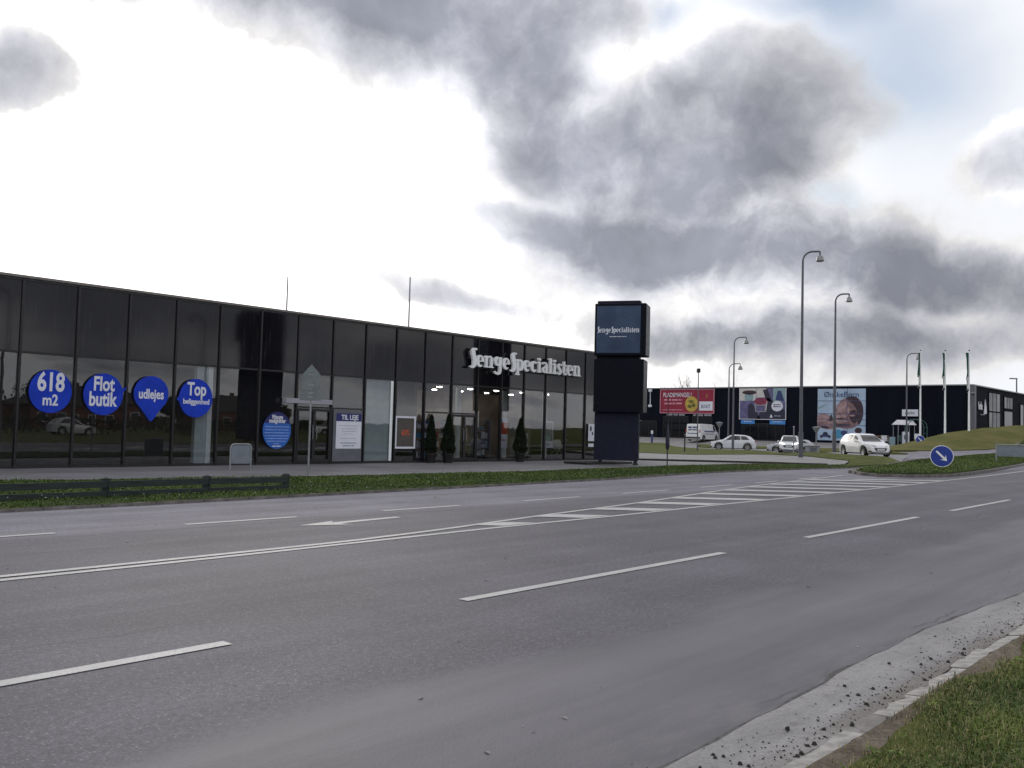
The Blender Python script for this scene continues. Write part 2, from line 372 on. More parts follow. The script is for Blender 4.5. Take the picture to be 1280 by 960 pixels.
for n_, c_, r_ in (('car_white', (.74, .74, .76), .22), ('car_silver', (.45, .47, .50), .25), ('car_white_far', (.66, .68, .72), .3)):
    simple(n_, c_, r_, var=.03, scale=2); MATS[n_].node_tree.nodes['Principled BSDF'].inputs['Coat Weight'].default_value = .6
t = NT('car_glass'); t.set(Base_Color=(.012, .014, .017), Roughness=.04); t.b.inputs['Specular IOR Level'].default_value = .7
simple('tyre_rubber', (.016, .016, .017), .8); simple('rim_metal', (.38, .38, .40), .35, .6); simple('black_plastic', (.015, .015, .017), .5)
simple('headlight_glass', (.70, .72, .75), .12); simple('tail_light_red', (.30, .012, .012), .3); simple('number_plate', (.62, .63, .66), .4)
t = NT('headlight_lit'); t.set(Base_Color=(.9, .9, .9), Roughness=.2); t.b.inputs['Emission Color'].default_value = (1, .98, .95, 1); t.b.inputs['Emission Strength'].default_value = 3
t = NT('ceiling_light'); t.set(Base_Color=(.9, .9, .9)); t.b.inputs['Emission Color'].default_value = (1, .93, .82, 1); t.b.inputs['Emission Strength'].default_value = 30
simple('sign_blue', (.010, .045, .33), .4, var=.05); simple('red_print', (.27, .010, .040), .5, var=.08, scale=.5); simple('pink_print', (.62, .30, .38), .5)
simple('yellow_print', (.50, .36, .06), .5); simple('olive_print', (.10, .11, .02), .5); simple('navy_print', (.03, .05, .17), .5); simple('dark_print', (.02, .02, .05), .5)
simple('sky_print', (.38, .50, .66), .5, var=.10, scale=.7); simple('skin_print', (.25, .15, .155), .5, var=.3, scale=1.2); simple('skin_print_light', (.36, .24, .25), .5, var=.2, scale=1.5)
simple('hair_print', (.045, .022, .035), .5, var=.3, scale=1.5); simple('cyan_print', (.06, .28, .48), .5); simple('magenta_print', (.24, .03, .075), .5, var=.2)
simple('violet_print', (.12, .11, .24), .5, var=.3, scale=1.5); simple('teal_print', (.25, .36, .40), .5); simple('cream_print', (.60, .58, .56), .5); simple('shop_blue', (.05, .24, .62), .5)
simple('flag_cloth_white', (.6, .62, .62), .8); simple('flag_cloth_green', (.02, .09, .07), .8)
simple('brick_red', (.13, .055, .042), .9, var=.25, scale=4); simple('roof_tile_dark', (.045, .038, .038), .85, var=.2, scale=4); simple('house_window', (.05, .055, .06), .1)
simple('corner_grey', (.12, .125, .15), .5); simple('white_canvas', (.72, .72, .76), .8); simple('play_green', (.05, .12, .11), .6); simple('umber_wood', (.20, .15, .09), .8)
simple('coffee_grey', (.25, .26, .28), .6); simple('pale_curtain', (.30, .31, .34), .8, var=.2, scale=1.2)

# ------------------------------------------------------------------ mesh helpers
class MB:
    def __init__(s): s.v = []; s.f = []
    def add(s, vs, fs):
        k = len(s.v); s.v += [tuple(v) for v in vs]; s.f += [tuple(i+k for i in f) for f in fs]; return s
    def box(s, a, b):
        (x0, y0, z0), (x1, y1, z1) = a, b
        return s.add([(x0,y0,z0),(x1,y0,z0),(x1,y1,z0),(x0,y1,z0),(x0,y0,z1),(x1,y0,z1),(x1,y1,z1),(x0,y1,z1)],
                     [(0,3,2,1),(4,5,6,7),(0,1,5,4),(1,2,6,5),(2,3,7,6),(3,0,4,7)])
    def tube(s, pts, r, n=10, caps=True):
        pts = [Vector(p) for p in pts]; rs = r if isinstance(r, (list, tuple)) else [r]*len(pts)
        rings = []; ref = None
        for i, p in enumerate(pts):
            d = (pts[min(i+1, len(pts)-1)] - pts[max(i-1, 0)]).normalized()
            if ref is None: ref = Vector((1, 0, 0)) if abs(d.x) < .8 else Vector((0, 1, 0))
            a = (ref - d*ref.dot(d)).normalized(); b = d.cross(a); ref = a
            rings.append([p + (a*math.cos(2*math.pi*k/n) + b*math.sin(2*math.pi*k/n))*rs[i] for k in range(n)])
        vs = [v for R_ in rings for v in R_]; fs = []
        for i in range(len(pts)-1):
            for k in range(n):
                k2 = (k+1) % n; fs.append((i*n+k, i*n+k2, (i+1)*n+k2, (i+1)*n+k))
        if caps: fs += [tuple(range(n-1, -1, -1)), tuple(range((len(pts)-1)*n, len(pts)*n))]
        return s.add(vs, fs)
    def lathe(s, prof, n=18, o=(0,0,0), axis='z', caps=True):
        vs = []; fs = []
        for r, z in prof:
            for k in range(n):
                a = 2*math.pi*k/n
                p = (r*math.cos(a), r*math.sin(a), z)
                if axis == 'y': p = (p[0], z, p[1])
                if axis == 'x': p = (z, p[0], p[1])
                vs.append((p[0]+o[0], p[1]+o[1], p[2]+o[2]))
        m = len(prof)
        for i in range(m-1):
            for k in range(n):
                k2 = (k+1) % n; fs.append((i*n+k, i*n+k2, (i+1)*n+k2, (i+1)*n+k))
        if caps and prof[0][0] > 1e-6: fs.append(tuple(range(n-1, -1, -1)))
        if caps and prof[-1][0] > 1e-6: fs.append(tuple(range((m-1)*n, m*n)))
        return s.add(vs, fs)
    def prism(s, pts, z0, z1):
        n = len(pts); vs = [(x, y, z0) for x, y in pts] + [(x, y, z1) for x, y in pts]
        fs = [tuple(range(n-1, -1, -1)), tuple(range(n, 2*n))] + [(i, (i+1) % n, n+(i+1) % n, n+i) for i in range(n)]
        return s.add(vs, fs)
    def mesh(s, name, mat, smooth=None):
        me = bpy.data.meshes.new(name); me.from_pydata(s.v, [], s.f)
        me.materials.append(MATS[mat])
        if smooth is not None:
            me.shade_smooth(); me.set_sharp_from_angle(angle=rad(smooth))
        me.update(); return me
    def obj(s, name, mat, parent=None, smooth=None, bevel=0):
        return link(name, s.mesh(name, mat, smooth), parent, bevel)
def link(name, me, parent=None, bevel=0):
    o = bpy.data.objects.new(name, me); C.objects.link(o)
    if parent: o.parent = parent
    if bevel:
        b = o.modifiers.new('bevel', 'BEVEL'); b.width = bevel; b.segments = 2; b.limit_method = 'ANGLE'
    return o
def thing(name, label, cat, loc=(0,0,0), rz=0, group=None, mat=None):
    o = bpy.data.objects.new(name, None); C.objects.link(o); o.empty_display_size = .3
    if mat is not None: m = mat.to_4x4(); m.translation = loc; o.matrix_world = m
    else: o.location = loc; o.rotation_euler = (0, 0, rz)
    return tag(o, label, cat, group)
def tag(o, label=None, cat=None, group=None, kind=None):
    if label: o['label'] = label
    if cat: o['category'] = cat
    if group: o['group'] = group
    if kind: o['kind'] = kind
    return o
def struct(o): o['kind'] = 'structure'; return o
def copy_tree(o, parent=None, loc=None, rz=None):
    c = o.copy(); C.objects.link(c); c.parent = parent
    if loc is not None: c.location = loc
    if rz is not None: c.rotation_euler = (0, 0, rz)
    for ch in o.children: copy_tree(ch, c)
    return c
def P(name, pts, z0, z1, mat, parent): return MB().prism(pts, z0, z1).obj(name, mat, parent)
def R4(x0, y0, x1, y1): return [(x0, y0), (x1, y0), (x1, y1), (x0, y1)]
def ell(cx, cy, rx, ry, n=28, a0=0): return [(cx+rx*math.cos(2*math.pi*k/n+a0), cy+ry*math.sin(2*math.pi*k/n+a0)) for k in range(n)]
WALL_S = Matrix(((1,0,0),(0,0,-1),(0,1,0)))       # local x -> +X, y -> up, z -> -Y  (faces the road)
WALL_W = Matrix(((0,0,-1),(-1,0,0),(0,1,0)))      # local x -> -Y, y -> up, z -> -X
def text_mesh(s, size, xs=1., bold=0., depth=.01, align='CENTER'):
    cu = bpy.data.curves.new('lettering', 'FONT'); cu.body = s; cu.size = size; cu.align_x = align; cu.extrude = depth/2
    cu.offset = bold; cu.resolution_u = 4
    o = bpy.data.objects.new('lettering', cu); C.objects.link(o)
    dg = bpy.context.evaluated_depsgraph_get(); me = bpy.data.meshes.new_from_object(o.evaluated_get(dg))
    bpy.data.objects.remove(o); bpy.data.curves.remove(cu)
    for v in me.vertices: v.co.x *= xs
    return me
def text(s, x, y, z, size, mat, parent, xs=1., bold=0., depth=.008, name='lettering', align='CENTER'):
    me = text_mesh(s, size, xs, bold, depth, align); me.materials.clear(); me.materials.append(MATS[mat])
    o = link(name, me, parent); o.location = (x, y, z); return o
def dashes(x0, x1, y, h, z, mat, parent, seed=0, name='small_print'):
    r = random.Random(seed); m = MB(); x = x0
    while x < x1 - .01:
        w = min(r.uniform(.6, 2.4)*h*2.2, x1-x); m.prism(R4(x, y-h/2*r.uniform(.7, 1), x+w, y+h/2*r.uniform(.7, 1)), z-.003, z+.003); x += w + h*.6
    return m.obj(name, mat, parent)

# ------------------------------------------------------------------ terrain and sheets
def ss(x, a, b):
    t_ = min(max((x-a)/(b-a), 0), 1); return t_*t_*(3-2*t_)
def plateau(x, y): return (.36*ss(x, 46, 57) + .16*ss(x, 58, 72))*ss(y, 14.5, 20)*(1-ss(y, 25, 33)) 
def foot(y): # X of the mound's foot for a given Y
    return 73.7 + (26.1-y)*1.75 if y < 26.1 else 73.7 + (y-26.1)*1.4
def zt(x, y):
    z = plateau(x, y) + .82*ss(x, 84, 98)*ss(y, 28, 36) + .8*ss(x, 76, 96)*(1-ss(y, 28, 36))*ss(y, -40, 14)
    fx = foot(y); am = 2.0*ss(34-y, 0, 16)
    z += am*ss(x, fx, fx+17)*ss(y, -60, -20)
    return z
def sheet(name, poly, dz, mat, step=2.0, skirt=0., parent=None):
    bm = bmesh.new(); vs = [bm.verts.new((x, y, 0)) for x, y in poly]; bm.faces.new(vs)
    xs = [p[0] for p in poly]; ys = [p[1] for p in poly]
    for ax, lo, hi in ((0, min(xs), max(xs)), (1, min(ys), max(ys))):
        k = math.ceil(lo/step)*step
        while k < hi:
            if (ax == 0 and k > 44 and True) or (ax == 1) or ax == 0:
                co = (k, 0, 0) if ax == 0 else (0, k, 0); no = (1, 0, 0) if ax == 0 else (0, 1, 0)
                bmesh.ops.bisect_plane(bm, geom=bm.verts[:]+bm.edges[:]+bm.faces[:], plane_co=co, plane_no=no)
            k += step
    bmesh.ops.triangulate(bm, faces=bm.faces[:])
    bmesh.ops.recalc_face_normals(bm, faces=bm.faces[:])
    for f in bm.faces:
        if f.normal.z < 0: f.normal_flip()
    for v in bm.verts: v.co.z = zt(v.co.x, v.co.y) + dz
    if skirt:
        be = [e for e in bm.edges if e.is_boundary]
        r = bmesh.ops.extrude_edge_only(bm, edges=be)
        for v in [g for g in r['geom'] if isinstance(g, bmesh.types.BMVert)]: v.co.z -= skirt
    me = bpy.data.meshes.new(name); bm.to_mesh(me); bm.free(); me.materials.append(MATS[mat])
    return link(name, me, parent)
def offset_line(pts, w):
    out = []
    for i, (x, y) in enumerate(pts):
        a = pts[max(i-1, 0)]; b = pts[min(i+1, len(pts)-1)]
        dx, dy = b[0]-a[0], b[1]-a[1]; L = math.hypot(dx, dy); out.append((x - dy/L*w, y + dx/L*w))
    return out
def smoothline(pts, n=6):
    out = []
    for i in range(len(pts)-1):
        p0 = pts[max(i-1, 0)]; p1 = pts[i]; p2 = pts[i+1]; p3 = pts[min(i+2, len(pts)-1)]
        for k in range(n):
            t_ = k/n; t2 = t_*t_; t3 = t2*t_
            out.append(tuple(.5*((2*p1[j]) + (-p0[j]+p2[j])*t_ + (2*p0[j]-5*p1[j]+4*p2[j]-p3[j])*t2 + (-p0[j]+3*p1[j]-3*p2[j]+p3[j])*t3) for j in (0, 1)))
    out.append(pts[-1]); return out

# base ground to the horizon
def ground_grid():
    xs = list(np.concatenate([np.linspace(-1500, -60, 10), np.arange(-50, 200, 2.0), np.linspace(210, 2500, 14)]))
    ys = list(np.concatenate([np.linspace(-1500, -70, 10), np.arange(-60, 110, 2.0), np.linspace(120, 2500, 14)]))
    m = MB(); m.v = [(x, y, zt(x, y) - .07) for x in xs for y in ys]; ny = len(ys)
    m.f = [(i*ny+j, (i+1)*ny+j, (i+1)*ny+j+1, i*ny+j+1) for i in range(len(xs)-1) for j in range(ny-1)]
    return struct(m.obj('ground', 'grass_ground', smooth=60))
ground_grid()

KERB_FAR = smoothline([(-30,16.1),(-14,16.0),(-5,15.95),(0,15.95),(7,16.0),(13,16.35),(18,16.65),(24,17.1),(30,17.9),(36,18.2),(42,17.9),(46.5,17.5),(50.9,17.25)], 4)
GRASS_TOP = smoothline([(51.2,17.5),(49,18.6),(46.6,20.0),(44.5,21.6),(40,22.1),(34,22.0),(30,21.6),(24,21.2),(19,21.35),(15.5,21.6),(10,22.4),(5,23.4),(-2,24.0),(-12,24.5),(-30,25)], 3)
struct(sheet('main_road', [(-40,1.2),(200,1.2),(200,40),(112,23.5),(96,20.5),(82,25),(74.5,28.5),(66,26.5),(60,22),(54.5,18.4),(51.3,17.2),(48,19.5),(44,22),(-40,24)], 0.0, 'asphalt_road', 4))
struct(sheet('car_park', [(-40,20.5),(46.8,20.5),(46.3,22.2),(45.5,23.3),(43,25.9),(41.2,27.8),(41.2,60),(44,80),(-40,80)], .004, 'asphalt_car_park', 4))
struct(sheet('sidewalk', [(45.7,23.33),(46.45,22.19),(46.9,20.7),(47.8,19.1),(50.9,20.0),(53.0,23.4),(53.6,27.4),(53.9,32.5),(51.9,44),(51.5,80),(45.4,80),(41.9,60),(41.3,27.7),(43.18,25.86)], .06, 'sidewalk_paving', 2, .07))
ARM_N = [(53.5,18.0),(55.94,19.59),(56.8,20.87),(57.79,22.77),(60.65,25.57),(66.26,29.82),(72.78,34.56),(77.17,38.8),(76.9,42.37),(76.76,45.1),(80.07,48.91),(88.6,56)]
ARM_F = [(65,21.2),(63.2,22.8),(63.6,24.92),(66.5,27.41),(73.43,32.35),(81.61,36.74),(87.49,40.67),(86.49,43.27),(83.71,46.35),(84.2,49.24),(89,52)]
struct(sheet('roundabout_arm', ARM_N + ARM_F[::-1], .012, 'asphalt_side', 2))
struct(sheet('forecourt', [(90.5,28.5),(99.9,28.5),(99.9,95),(88,95),(88.5,60),(89,46)], .02, 'sidewalk_paving', 2))
struct(sheet('verge_grass', KERB_FAR + GRASS_TOP, .05, 'grass_verge', 3, .07))
struct(sheet('field_grass', [(51.34,17.41),(52.8,17.75)] + ARM_N[1:] + [(88,62),(87,95),(52,95),(52.2,44),(54.2,32.6),(53.9,27.4),(53.3,23.4),(51.1,20.0),(48.2,19.0),(46.2,18.45)], .085, 'grass_ground', 2, .1))
struct(sheet('strip_grass', [(65.3,21.5),(72.5,26.2),(74.5,29.2),(83.5,36.9),(89,38.7),(89,45.5),(88.8,51.8),(84.5,49.0),(84.1,46.4),(86.8,43.3),(87.8,40.6),(81.8,36.4),(73.6,32.0),(66.8,27.1),(63.9,24.8),(63.5,23.0)], .085, 'grass_ground', 2, .1))
struct(sheet('mound_grass', [(73.7,26.1),(77,24.1),(81,21.9),(88,18.9),(96,17),(125,14),(170,8),(200,2),(200,70),(170,40),(128,26.4),(101.4,26.4),(99.8,28.4),(90.4,28.4),(89,38.5),(84,36.6),(76,28.6)], .12, 'grass_mound', 2, .14))
ISLAND = smoothline([(38.2,14.7),(37.3,13.6),(38.4,12.45),(41.5,11.75),(47,12.1),(54,12.9),(62,13.9),(80,16.2),(110,19.6)], 5)[:-1] + smoothline([(110,21.2),(90,20),(76,19.0),(64,18.4),(55,17.9),(48,17.2),(43,16.4),(39.8,15.6),(38.2,14.7)], 4)[:-1]
def shrink(poly, d):
    n = len(poly); out = []
    for i, (x, y) in enumerate(poly):
        a = poly[i-1]; b = poly[(i+1) % n]; dx, dy = b[0]-a[0], b[1]-a[1]; L = math.hypot(dx, dy) or 1
        out.append((x - dy/L*d, y + dx/L*d))
    return out
isl = struct(sheet('traffic_island', ISLAND, .11, 'kerb_weathered', 3, .12))
struct(sheet('island_grass', shrink(ISLAND, .28), .16, 'grass_verge', 2, .08))

# near edge of the road: pale gutter, dark seam, kerb stones, bare soil and grass
rn = random.Random(3)
gx = [(-30 + i*.25) for i in range(400)]
def wig(x, a, k): return a*(math.sin(x*1.7+k)*.5 + math.sin(x*3.9+k*2)*.3 + math.sin(x*9.1+k*3)*.2)
def gut(x): return 2.33 + .12*ss(x, 4.0, 6.5) - .14*ss(x, 8.5, 12) + wig(x, .035, 1)
def strip(name, lo, hi, dz, mat, xs=gx):
    m = MB(); 
    for i, x in enumerate(xs): m.v += [(x, lo(x), dz), (x, hi(x), dz)]
    m.f = [(2*i, 2*i+2, 2*i+3, 2*i+1) for i in range(len(xs)-1)]
    return m.obj(name, mat)
struct(strip('gutter', lambda x: (1.84 if 4.6 < x < 5.4 or 5.95 < x < 6.5 else 1.935)+wig(x, .006, 7), gut, .009, 'gutter_concrete'))
struct(strip('gutter_seam', lambda x: gut(x)-.004, lambda x: gut(x)+.012+.035*abs(math.sin(x*1.3))*abs(math.sin(x*3.7+1))+wig(x, .010, 5), .0045, 'edge_seam'))
struct(strip('verge_soil', lambda x: -60, lambda x: 1.83+wig(x, .012, 2), .028, 'verge_soil'))
struct(strip('near_verge', lambda x: -60, lambda x: 1.72+wig(x, .08, 4)-.04*math.sin(x*2.9), .036, 'grass_ground'))
nk = struct(MB().box((-30,1.84,-.10),(70,1.93,-.02)).obj('near_kerb', 'kerb_concrete'))
def stone(Lx, w, h, seed, chip=.012):
    r = random.Random(seed); bm = bmesh.new()
    nx = max(3, int(Lx/.16))
    m = MB(); rings = []
    for i in range(nx+1):
        x = Lx*i/nx; j = lambda: r.uniform(-chip, chip)
        if i in (0, nx): j = lambda: r.uniform(-chip, chip)*.5
        rings.append([(x+j(), 0+j(), -.05), (x+j()*.4, 0+j(), h+j()*.5), (x+j()*.4, w+j(), h-.012+j()*.5), (x+j(), w+.01+j(), -.05)])
    vs = [v for R_ in rings for v in R_]; fs = [(i*4+k, (i+1)*4+k, (i+1)*4+(k+1) % 4, i*4+(k+1) % 4) for i in range(nx) for k in range(4)]
    fs += [(0, 1, 2, 3), (nx*4+3, nx*4+2, nx*4+1, nx*4)]
    return m.add(vs, fs)
stone_me = [stone(.97, .11, .016, k, .013).mesh('kerb_stone', 'kerb_concrete', 50) for k in range(5)]
x = 3.2
while x < 22:
    if not (4.75 < x < 5.25) and not (6.1 < x < 6.3):
        o = link('kerb_stone', rn.choice(stone_me), nk); o.location = (x, 1.832+rn.uniform(-.008, .008), rn.uniform(.0, .010)); o.rotation_euler = (rn.uniform(-.03, .03), 0, rn.uniform(-.012, .012))
        if x < 9: o.scale = (rn.uniform(.55, 1), rn.uniform(.8, 1.1), 1)
        x += o.scale.x*.99
    else: x += .4
far_me = [stone(.98, .13, .055, 20+k, .010).mesh('kerb_stone', 'kerb_weathered', 50) for k in range(4)]
fk = struct(sheet('far_kerb', KERB_FAR + offset_line(KERB_FAR, .13)[::-1], .012, 'kerb_weathered', 4))
def along(pts, step, fn):
    acc = 0
    for i in range(len(pts)-1):
        a, b = Vector(pts[i]), Vector(pts[i+1]); L = (b-a).length; d = (b-a)/L
        while acc < L:
            p = a + d*acc; fn(p.x, p.y, math.atan2(d.y, d.x)); acc += step
        acc -= L
def put_far(x, y, a):
    if x < 3 or x > 52: return
    o = link('kerb_stone', rn.choice(far_me), fk); o.location = (x, y-.03, zt(x, y)+.005); o.rotation_euler = (0, 0, a)
along(KERB_FAR, 1.0, put_far)
ik_me = [stone(.98, .16, .135, 40+k, .012).mesh('kerb_stone', 'kerb_weathered', 50) for k in range(3)]
def put_isl(x, y, a):
    if x > 62: return
    o = link('kerb_stone', rn.choice(ik_me), isl); o.location = (x, y, zt(x, y)); o.rotation_euler = (0, 0, a)
along(ISLAND + [ISLAND[0]], 1.0, put_isl)
# kerb between car park and sidewalk, its shade put into the dark colour
ck = [(47.4,19.8),(46.75,20.9),(46.3,22.2),(45.55,23.3),(43.0,25.9),(41.15,27.8),(41.1,40)]
struct(sheet('car_park_kerb', offset_line(ck, .16) + offset_line(ck, -.26)[::-1], .10, 'kerb_shade_dark', 3, .11))

# ------------------------------------------------------------------ road markings
PAINT_Z = .006
def mark(pts, w, name='road_marking', dz=PAINT_Z):
    p = offset_line(pts, w/2) + offset_line(pts, -w/2)[::-1]
    m = MB(); n = len(pts)
    m.v = [(x, y, zt(x, y)+dz) for x, y in offset_line(pts, -w/2)] + [(x, y, zt(x, y)+dz) for x, y in offset_line(pts, w/2)]
    m.f = [(i, i+1, n+i+1, n+i) for i in range(n-1)]
    return m
def nearlane(x): return 5.83 + .0125*max(x-2, 0) + .0004*max(x-2, 0)**2*.6
mm = MB()
def addm(dst, src): dst.add(src.v, src.f)
for a, b in ((-11.5,-6.5),(-3.0,3.5-1.6+1.6),(5.91,10.9),(13.6,19.15),(21.57,27.2),(29.5,35),(37.5,43),(45.5,51)):
    n = 6; addm(mm, mark([(a+(b-a)*i/n, nearlane(a+(b-a)*i/n)) for i in range(n+1)], .125))
struct(mm.obj('near_lane_dashes', 'road_marking_paint'))
mm = MB()
for a, b in ((-.5,4.98),(6.86,8.87),(10.78,12.82),(14.87,17.0),(18.9,21.3),(23.2,25.4),(27.2,29.3),(31.3,33.5)):
    f_ = lambda x: 12.8 + .012*max(x-7, 0) + .0024*max(x-7, 0)**2*.75
    addm(mm, mark([(a, f_(a)), ((a+b)/2, f_((a+b)/2)), (b, f_(b))], .125))
struct(mm.obj('far_lane_dashes', 'road_marking_paint'))
LN = smoothline([(-30,9.35),(-12,9.38),(-4,9.41),(3.2,9.45),(8.1,9.65),(10.9,9.78),(14.5,9.84),(18.1,10.0),(23.5,10.14),(31.4,10.48),(39.1,10.88),(46,11.25),(52.7,11.75),(62,12.7),(80,15),(110,18.4)], 4)
LF = smoothline([(-30,9.6),(-12,9.62),(-5,9.63),(-1,9.64),(3.25,9.66),(7.1,9.78),(8.3,9.9),(9.72,10.1),(12.8,10.66),(16.8,11.3),(22.6,12.45),(27,13.2),(31.2,13.8),(36.6,14.6)], 4)
m_ = mark(LN, .12); addm(m_, mark(LF, .12, dz=PAINT_Z+.0015)); struct(m_.obj('centre_lines', 'road_marking_paint'))
def yon(L, x):
    for i in range(len(L)-1):
        if L[i][0] <= x <= L[i+1][0]: t_ = (x-L[i][0])/(L[i+1][0]-L[i][0]); return L[i][1]*(1-t_)+L[i+1][1]*t_
    return L[-1][1]
mm = MB()
x = 11.2
while x < 37.5:
    ya = yon(LN, x)+.07; k = 0
    # stripe runs back towards the far line at 45 degrees
    xb, yb = x, ya
    while yb < yon(LF, xb)-.06 and k < 500: xb -= .012; yb += .013; k += 1
    if x > 36: yb = min(yb, 13)
    m_ = MB(); w = .80; m_.v = [(x-w/2, ya-.02*0, PAINT_Z+.003), (x+w/2, ya+.01, PAINT_Z+.003), (xb+w/2, yb, PAINT_Z+.003), (xb-w/2, yb, PAINT_Z+.003)]; m_.f = [(0,1,2,3)]
    addm(mm, m_); x += 2.32 if x > 13 else 2.2
struct(mm.obj('hatched_marking', 'road_marking_paint'))
# left-turn arrow painted in the turning lane (points back along the lane)
m_ = MB(); m_.v = [(x, y, PAINT_Z) for x, y in [(8.15,11.72),(8.95,11.38),(8.86,11.60),(10.3,11.80),(10.3,11.94),(8.84,11.80),(8.98,11.98)]]
m_.f = [(0,1,2),(2,3,4,5),(0,2,5),(0,5,6)]
struct(m_.obj('turn_arrow_marking', 'road_marking_paint'))
# car-park bay lines
m_ = MB()
for bx in (14.5, 18.5, 23.5, 29.0): m_.add([(bx, 22.4, .012), (bx+3.2, 22.25, .012), (bx+3.2, 22.35, .012), (bx, 22.5, .012)], [(0,1,2,3)])
struct(m_.obj('car_park_lines', 'road_marking_paint'))

# ------------------------------------------------------------------ grass blades, debris
def inside(poly, x, y):
    c = False; n = len(poly); j = n-1
    for i in range(n):
        if (poly[i][1] > y) != (poly[j][1] > y) and x < (poly[j][0]-poly[i][0])*(y-poly[i][1])/(poly[j][1]-poly[i][1])+poly[i][0]: c = not c
        j = i
    return c
def vnoise(x, y, s=1.0):
    return .5 + .25*math.sin(x*1.3*s+1.7*math.sin(y*.9*s)) + .25*math.sin(y*1.9*s+1.3*math.sin(x*1.1*s+2))
def blades(name, pts, h, w, mat='grass_blade', label=None, cat='grass', tintf=None):
    n = len(pts); R_ = np.random.rand
    p = np.array(pts); ang = R_(n)*6.283; lean = .35+R_(n)*1.1; hh = h*(.45+R_(n)*.9)*p[:, 3]
    dx, dy = np.cos(ang), np.sin(ang); wx, wy = -dy*w*(.6+R_(n)*.8), dx*w*(.6+R_(n)*.8)
    b1 = np.stack([p[:,0]-wx, p[:,1]-wy, p[:,2]-.01], 1); b2 = np.stack([p[:,0]+wx, p[:,1]+wy, p[:,2]-.01], 1)
    m1 = np.stack([p[:,0]-wx*.7+dx*hh*lean*.3, p[:,1]-wy*.7+dy*hh*lean*.3, p[:,2]+hh*.62], 1); m2 = np.stack([p[:,0]+wx*.7+dx*hh*lean*.3, p[:,1]+wy*.7+dy*hh*lean*.3, p[:,2]+hh*.62], 1)
    t_ = np.stack([p[:,0]+dx*hh*lean, p[:,1]+dy*hh*lean, p[:,2]+hh*(1-.35*lean)], 1)
    V = np.concatenate([b1, b2, m2, m1, t_], 0); i = np.arange(n)
    me = bpy.data.meshes.new(name)
    faces = np.concatenate([np.stack([i, i+n, i+2*n, i+3*n], 1).reshape(-1)]); tri = np.stack([i+3*n, i+2*n, i+4*n], 1).reshape(-1)
    me.vertices.add(5*n); me.vertices.foreach_set('co', V.astype(np.float32).reshape(-1))
    me.loops.add(7*n); me.loops.foreach_set('vertex_index', np.concatenate([faces, tri]).astype(np.int32))
    me.polygons.add(2*n); me.polygons.foreach_set('loop_start', np.concatenate([i*4, 4*n+i*3]).astype(np.int32))
    me.update(calc_edges=True); me.validate()
    ca = me.color_attributes.new('tint', 'FLOAT_COLOR', 'POINT'); tt = p[:, 4] if p.shape[1] > 4 else R_(n)
    tt = np.clip(tt + (R_(n)-.5)*.35, 0, 1); col = np.ones((5*n, 4), np.float32); col[:, 0] = np.tile(tt, 5); ca.data.foreach_set('color', col.reshape(-1))
    me.materials.append(MATS[mat]); o = link(name, me); tag(o, label, cat, kind='stuff'); return o
pts = []
r = random.Random(11)
while len(pts) < 120000:
    x = 2.9 + (r.random()**1.35)*13; y = 1.83 - r.random()*(1.3 + .12*(x-3.2))
    edge = 1.74 + .05*math.sin(x*1.7+4) - .05*math.sin(x*2.9) + .04*math.sin(x*7.3); d = edge - y
    if d < 0 and r.random() > .34*max(0, 1+d*6): continue
    v = vnoise(x, y, 1.6)*.6 + vnoise(x+9, y+3, 4.1)*.4
    if d < .22 and r.random() > .35 + d*2.2: continue
    if v < .30 and r.random() < .5: continue
    dry = r.random() < (.20 + 1.5*max(0, .28-d) + (.25 if vnoise(x+3, y+7, 2.2) > .78 else 0))
    lng = 1.7 if r.random() < .06 else 1
    pts.append((x, y, .036, (.40+.85*v+min(max(d, 0), .4)*.6)*lng, (.95 if dry else -.02+.62*v*vnoise(x+20, y, 3.3)+.12)))
blades('grass_blades', pts, .040, .0024, label='ragged green grass with dry patches at the near roadside corner')
pts = []
vp = KERB_FAR + GRASS_TOP
while len(pts) < 90000:
    x = 3 + r.random()**1.2*50; y = 15.9 + r.random()*8.5
    if not inside(vp, x, y): continue
    d = y - yon(KERB_FAR, x)
    if d < .10 or (d < .45 and r.random() < .55): continue
    v = vnoise(x, y, .7)*.5 + vnoise(x+5, y, 2.3)*.5
    if v < .25 and r.random() < .5: continue
    tuft = 1.0 if r.random() < .97 else 1.9
    pts.append((x, y, .05+zt(x, y), (.35+1.0*v)*tuft, -.04+.36*v+(.2 if r.random() < .15 else 0)))
blades('verge_blades', pts, .055, .010, label='low green grass on the verge between road and car park')
pts = []
while len(pts) < 34000:
    x = 37.5 + r.random()*45; y = 11.5 + r.random()*9
    if not inside(shrink(ISLAND, .4), x, y): continue
    v = vnoise(x, y, .5)*.5 + vnoise(x+5, y, 1.7)*.5
    pts.append((x, y, .16+zt(x, y), .5+.9*v, .05+.42*v))
blades('island_blades', pts, .08, .020, label='short green grass on the kerbed traffic island')
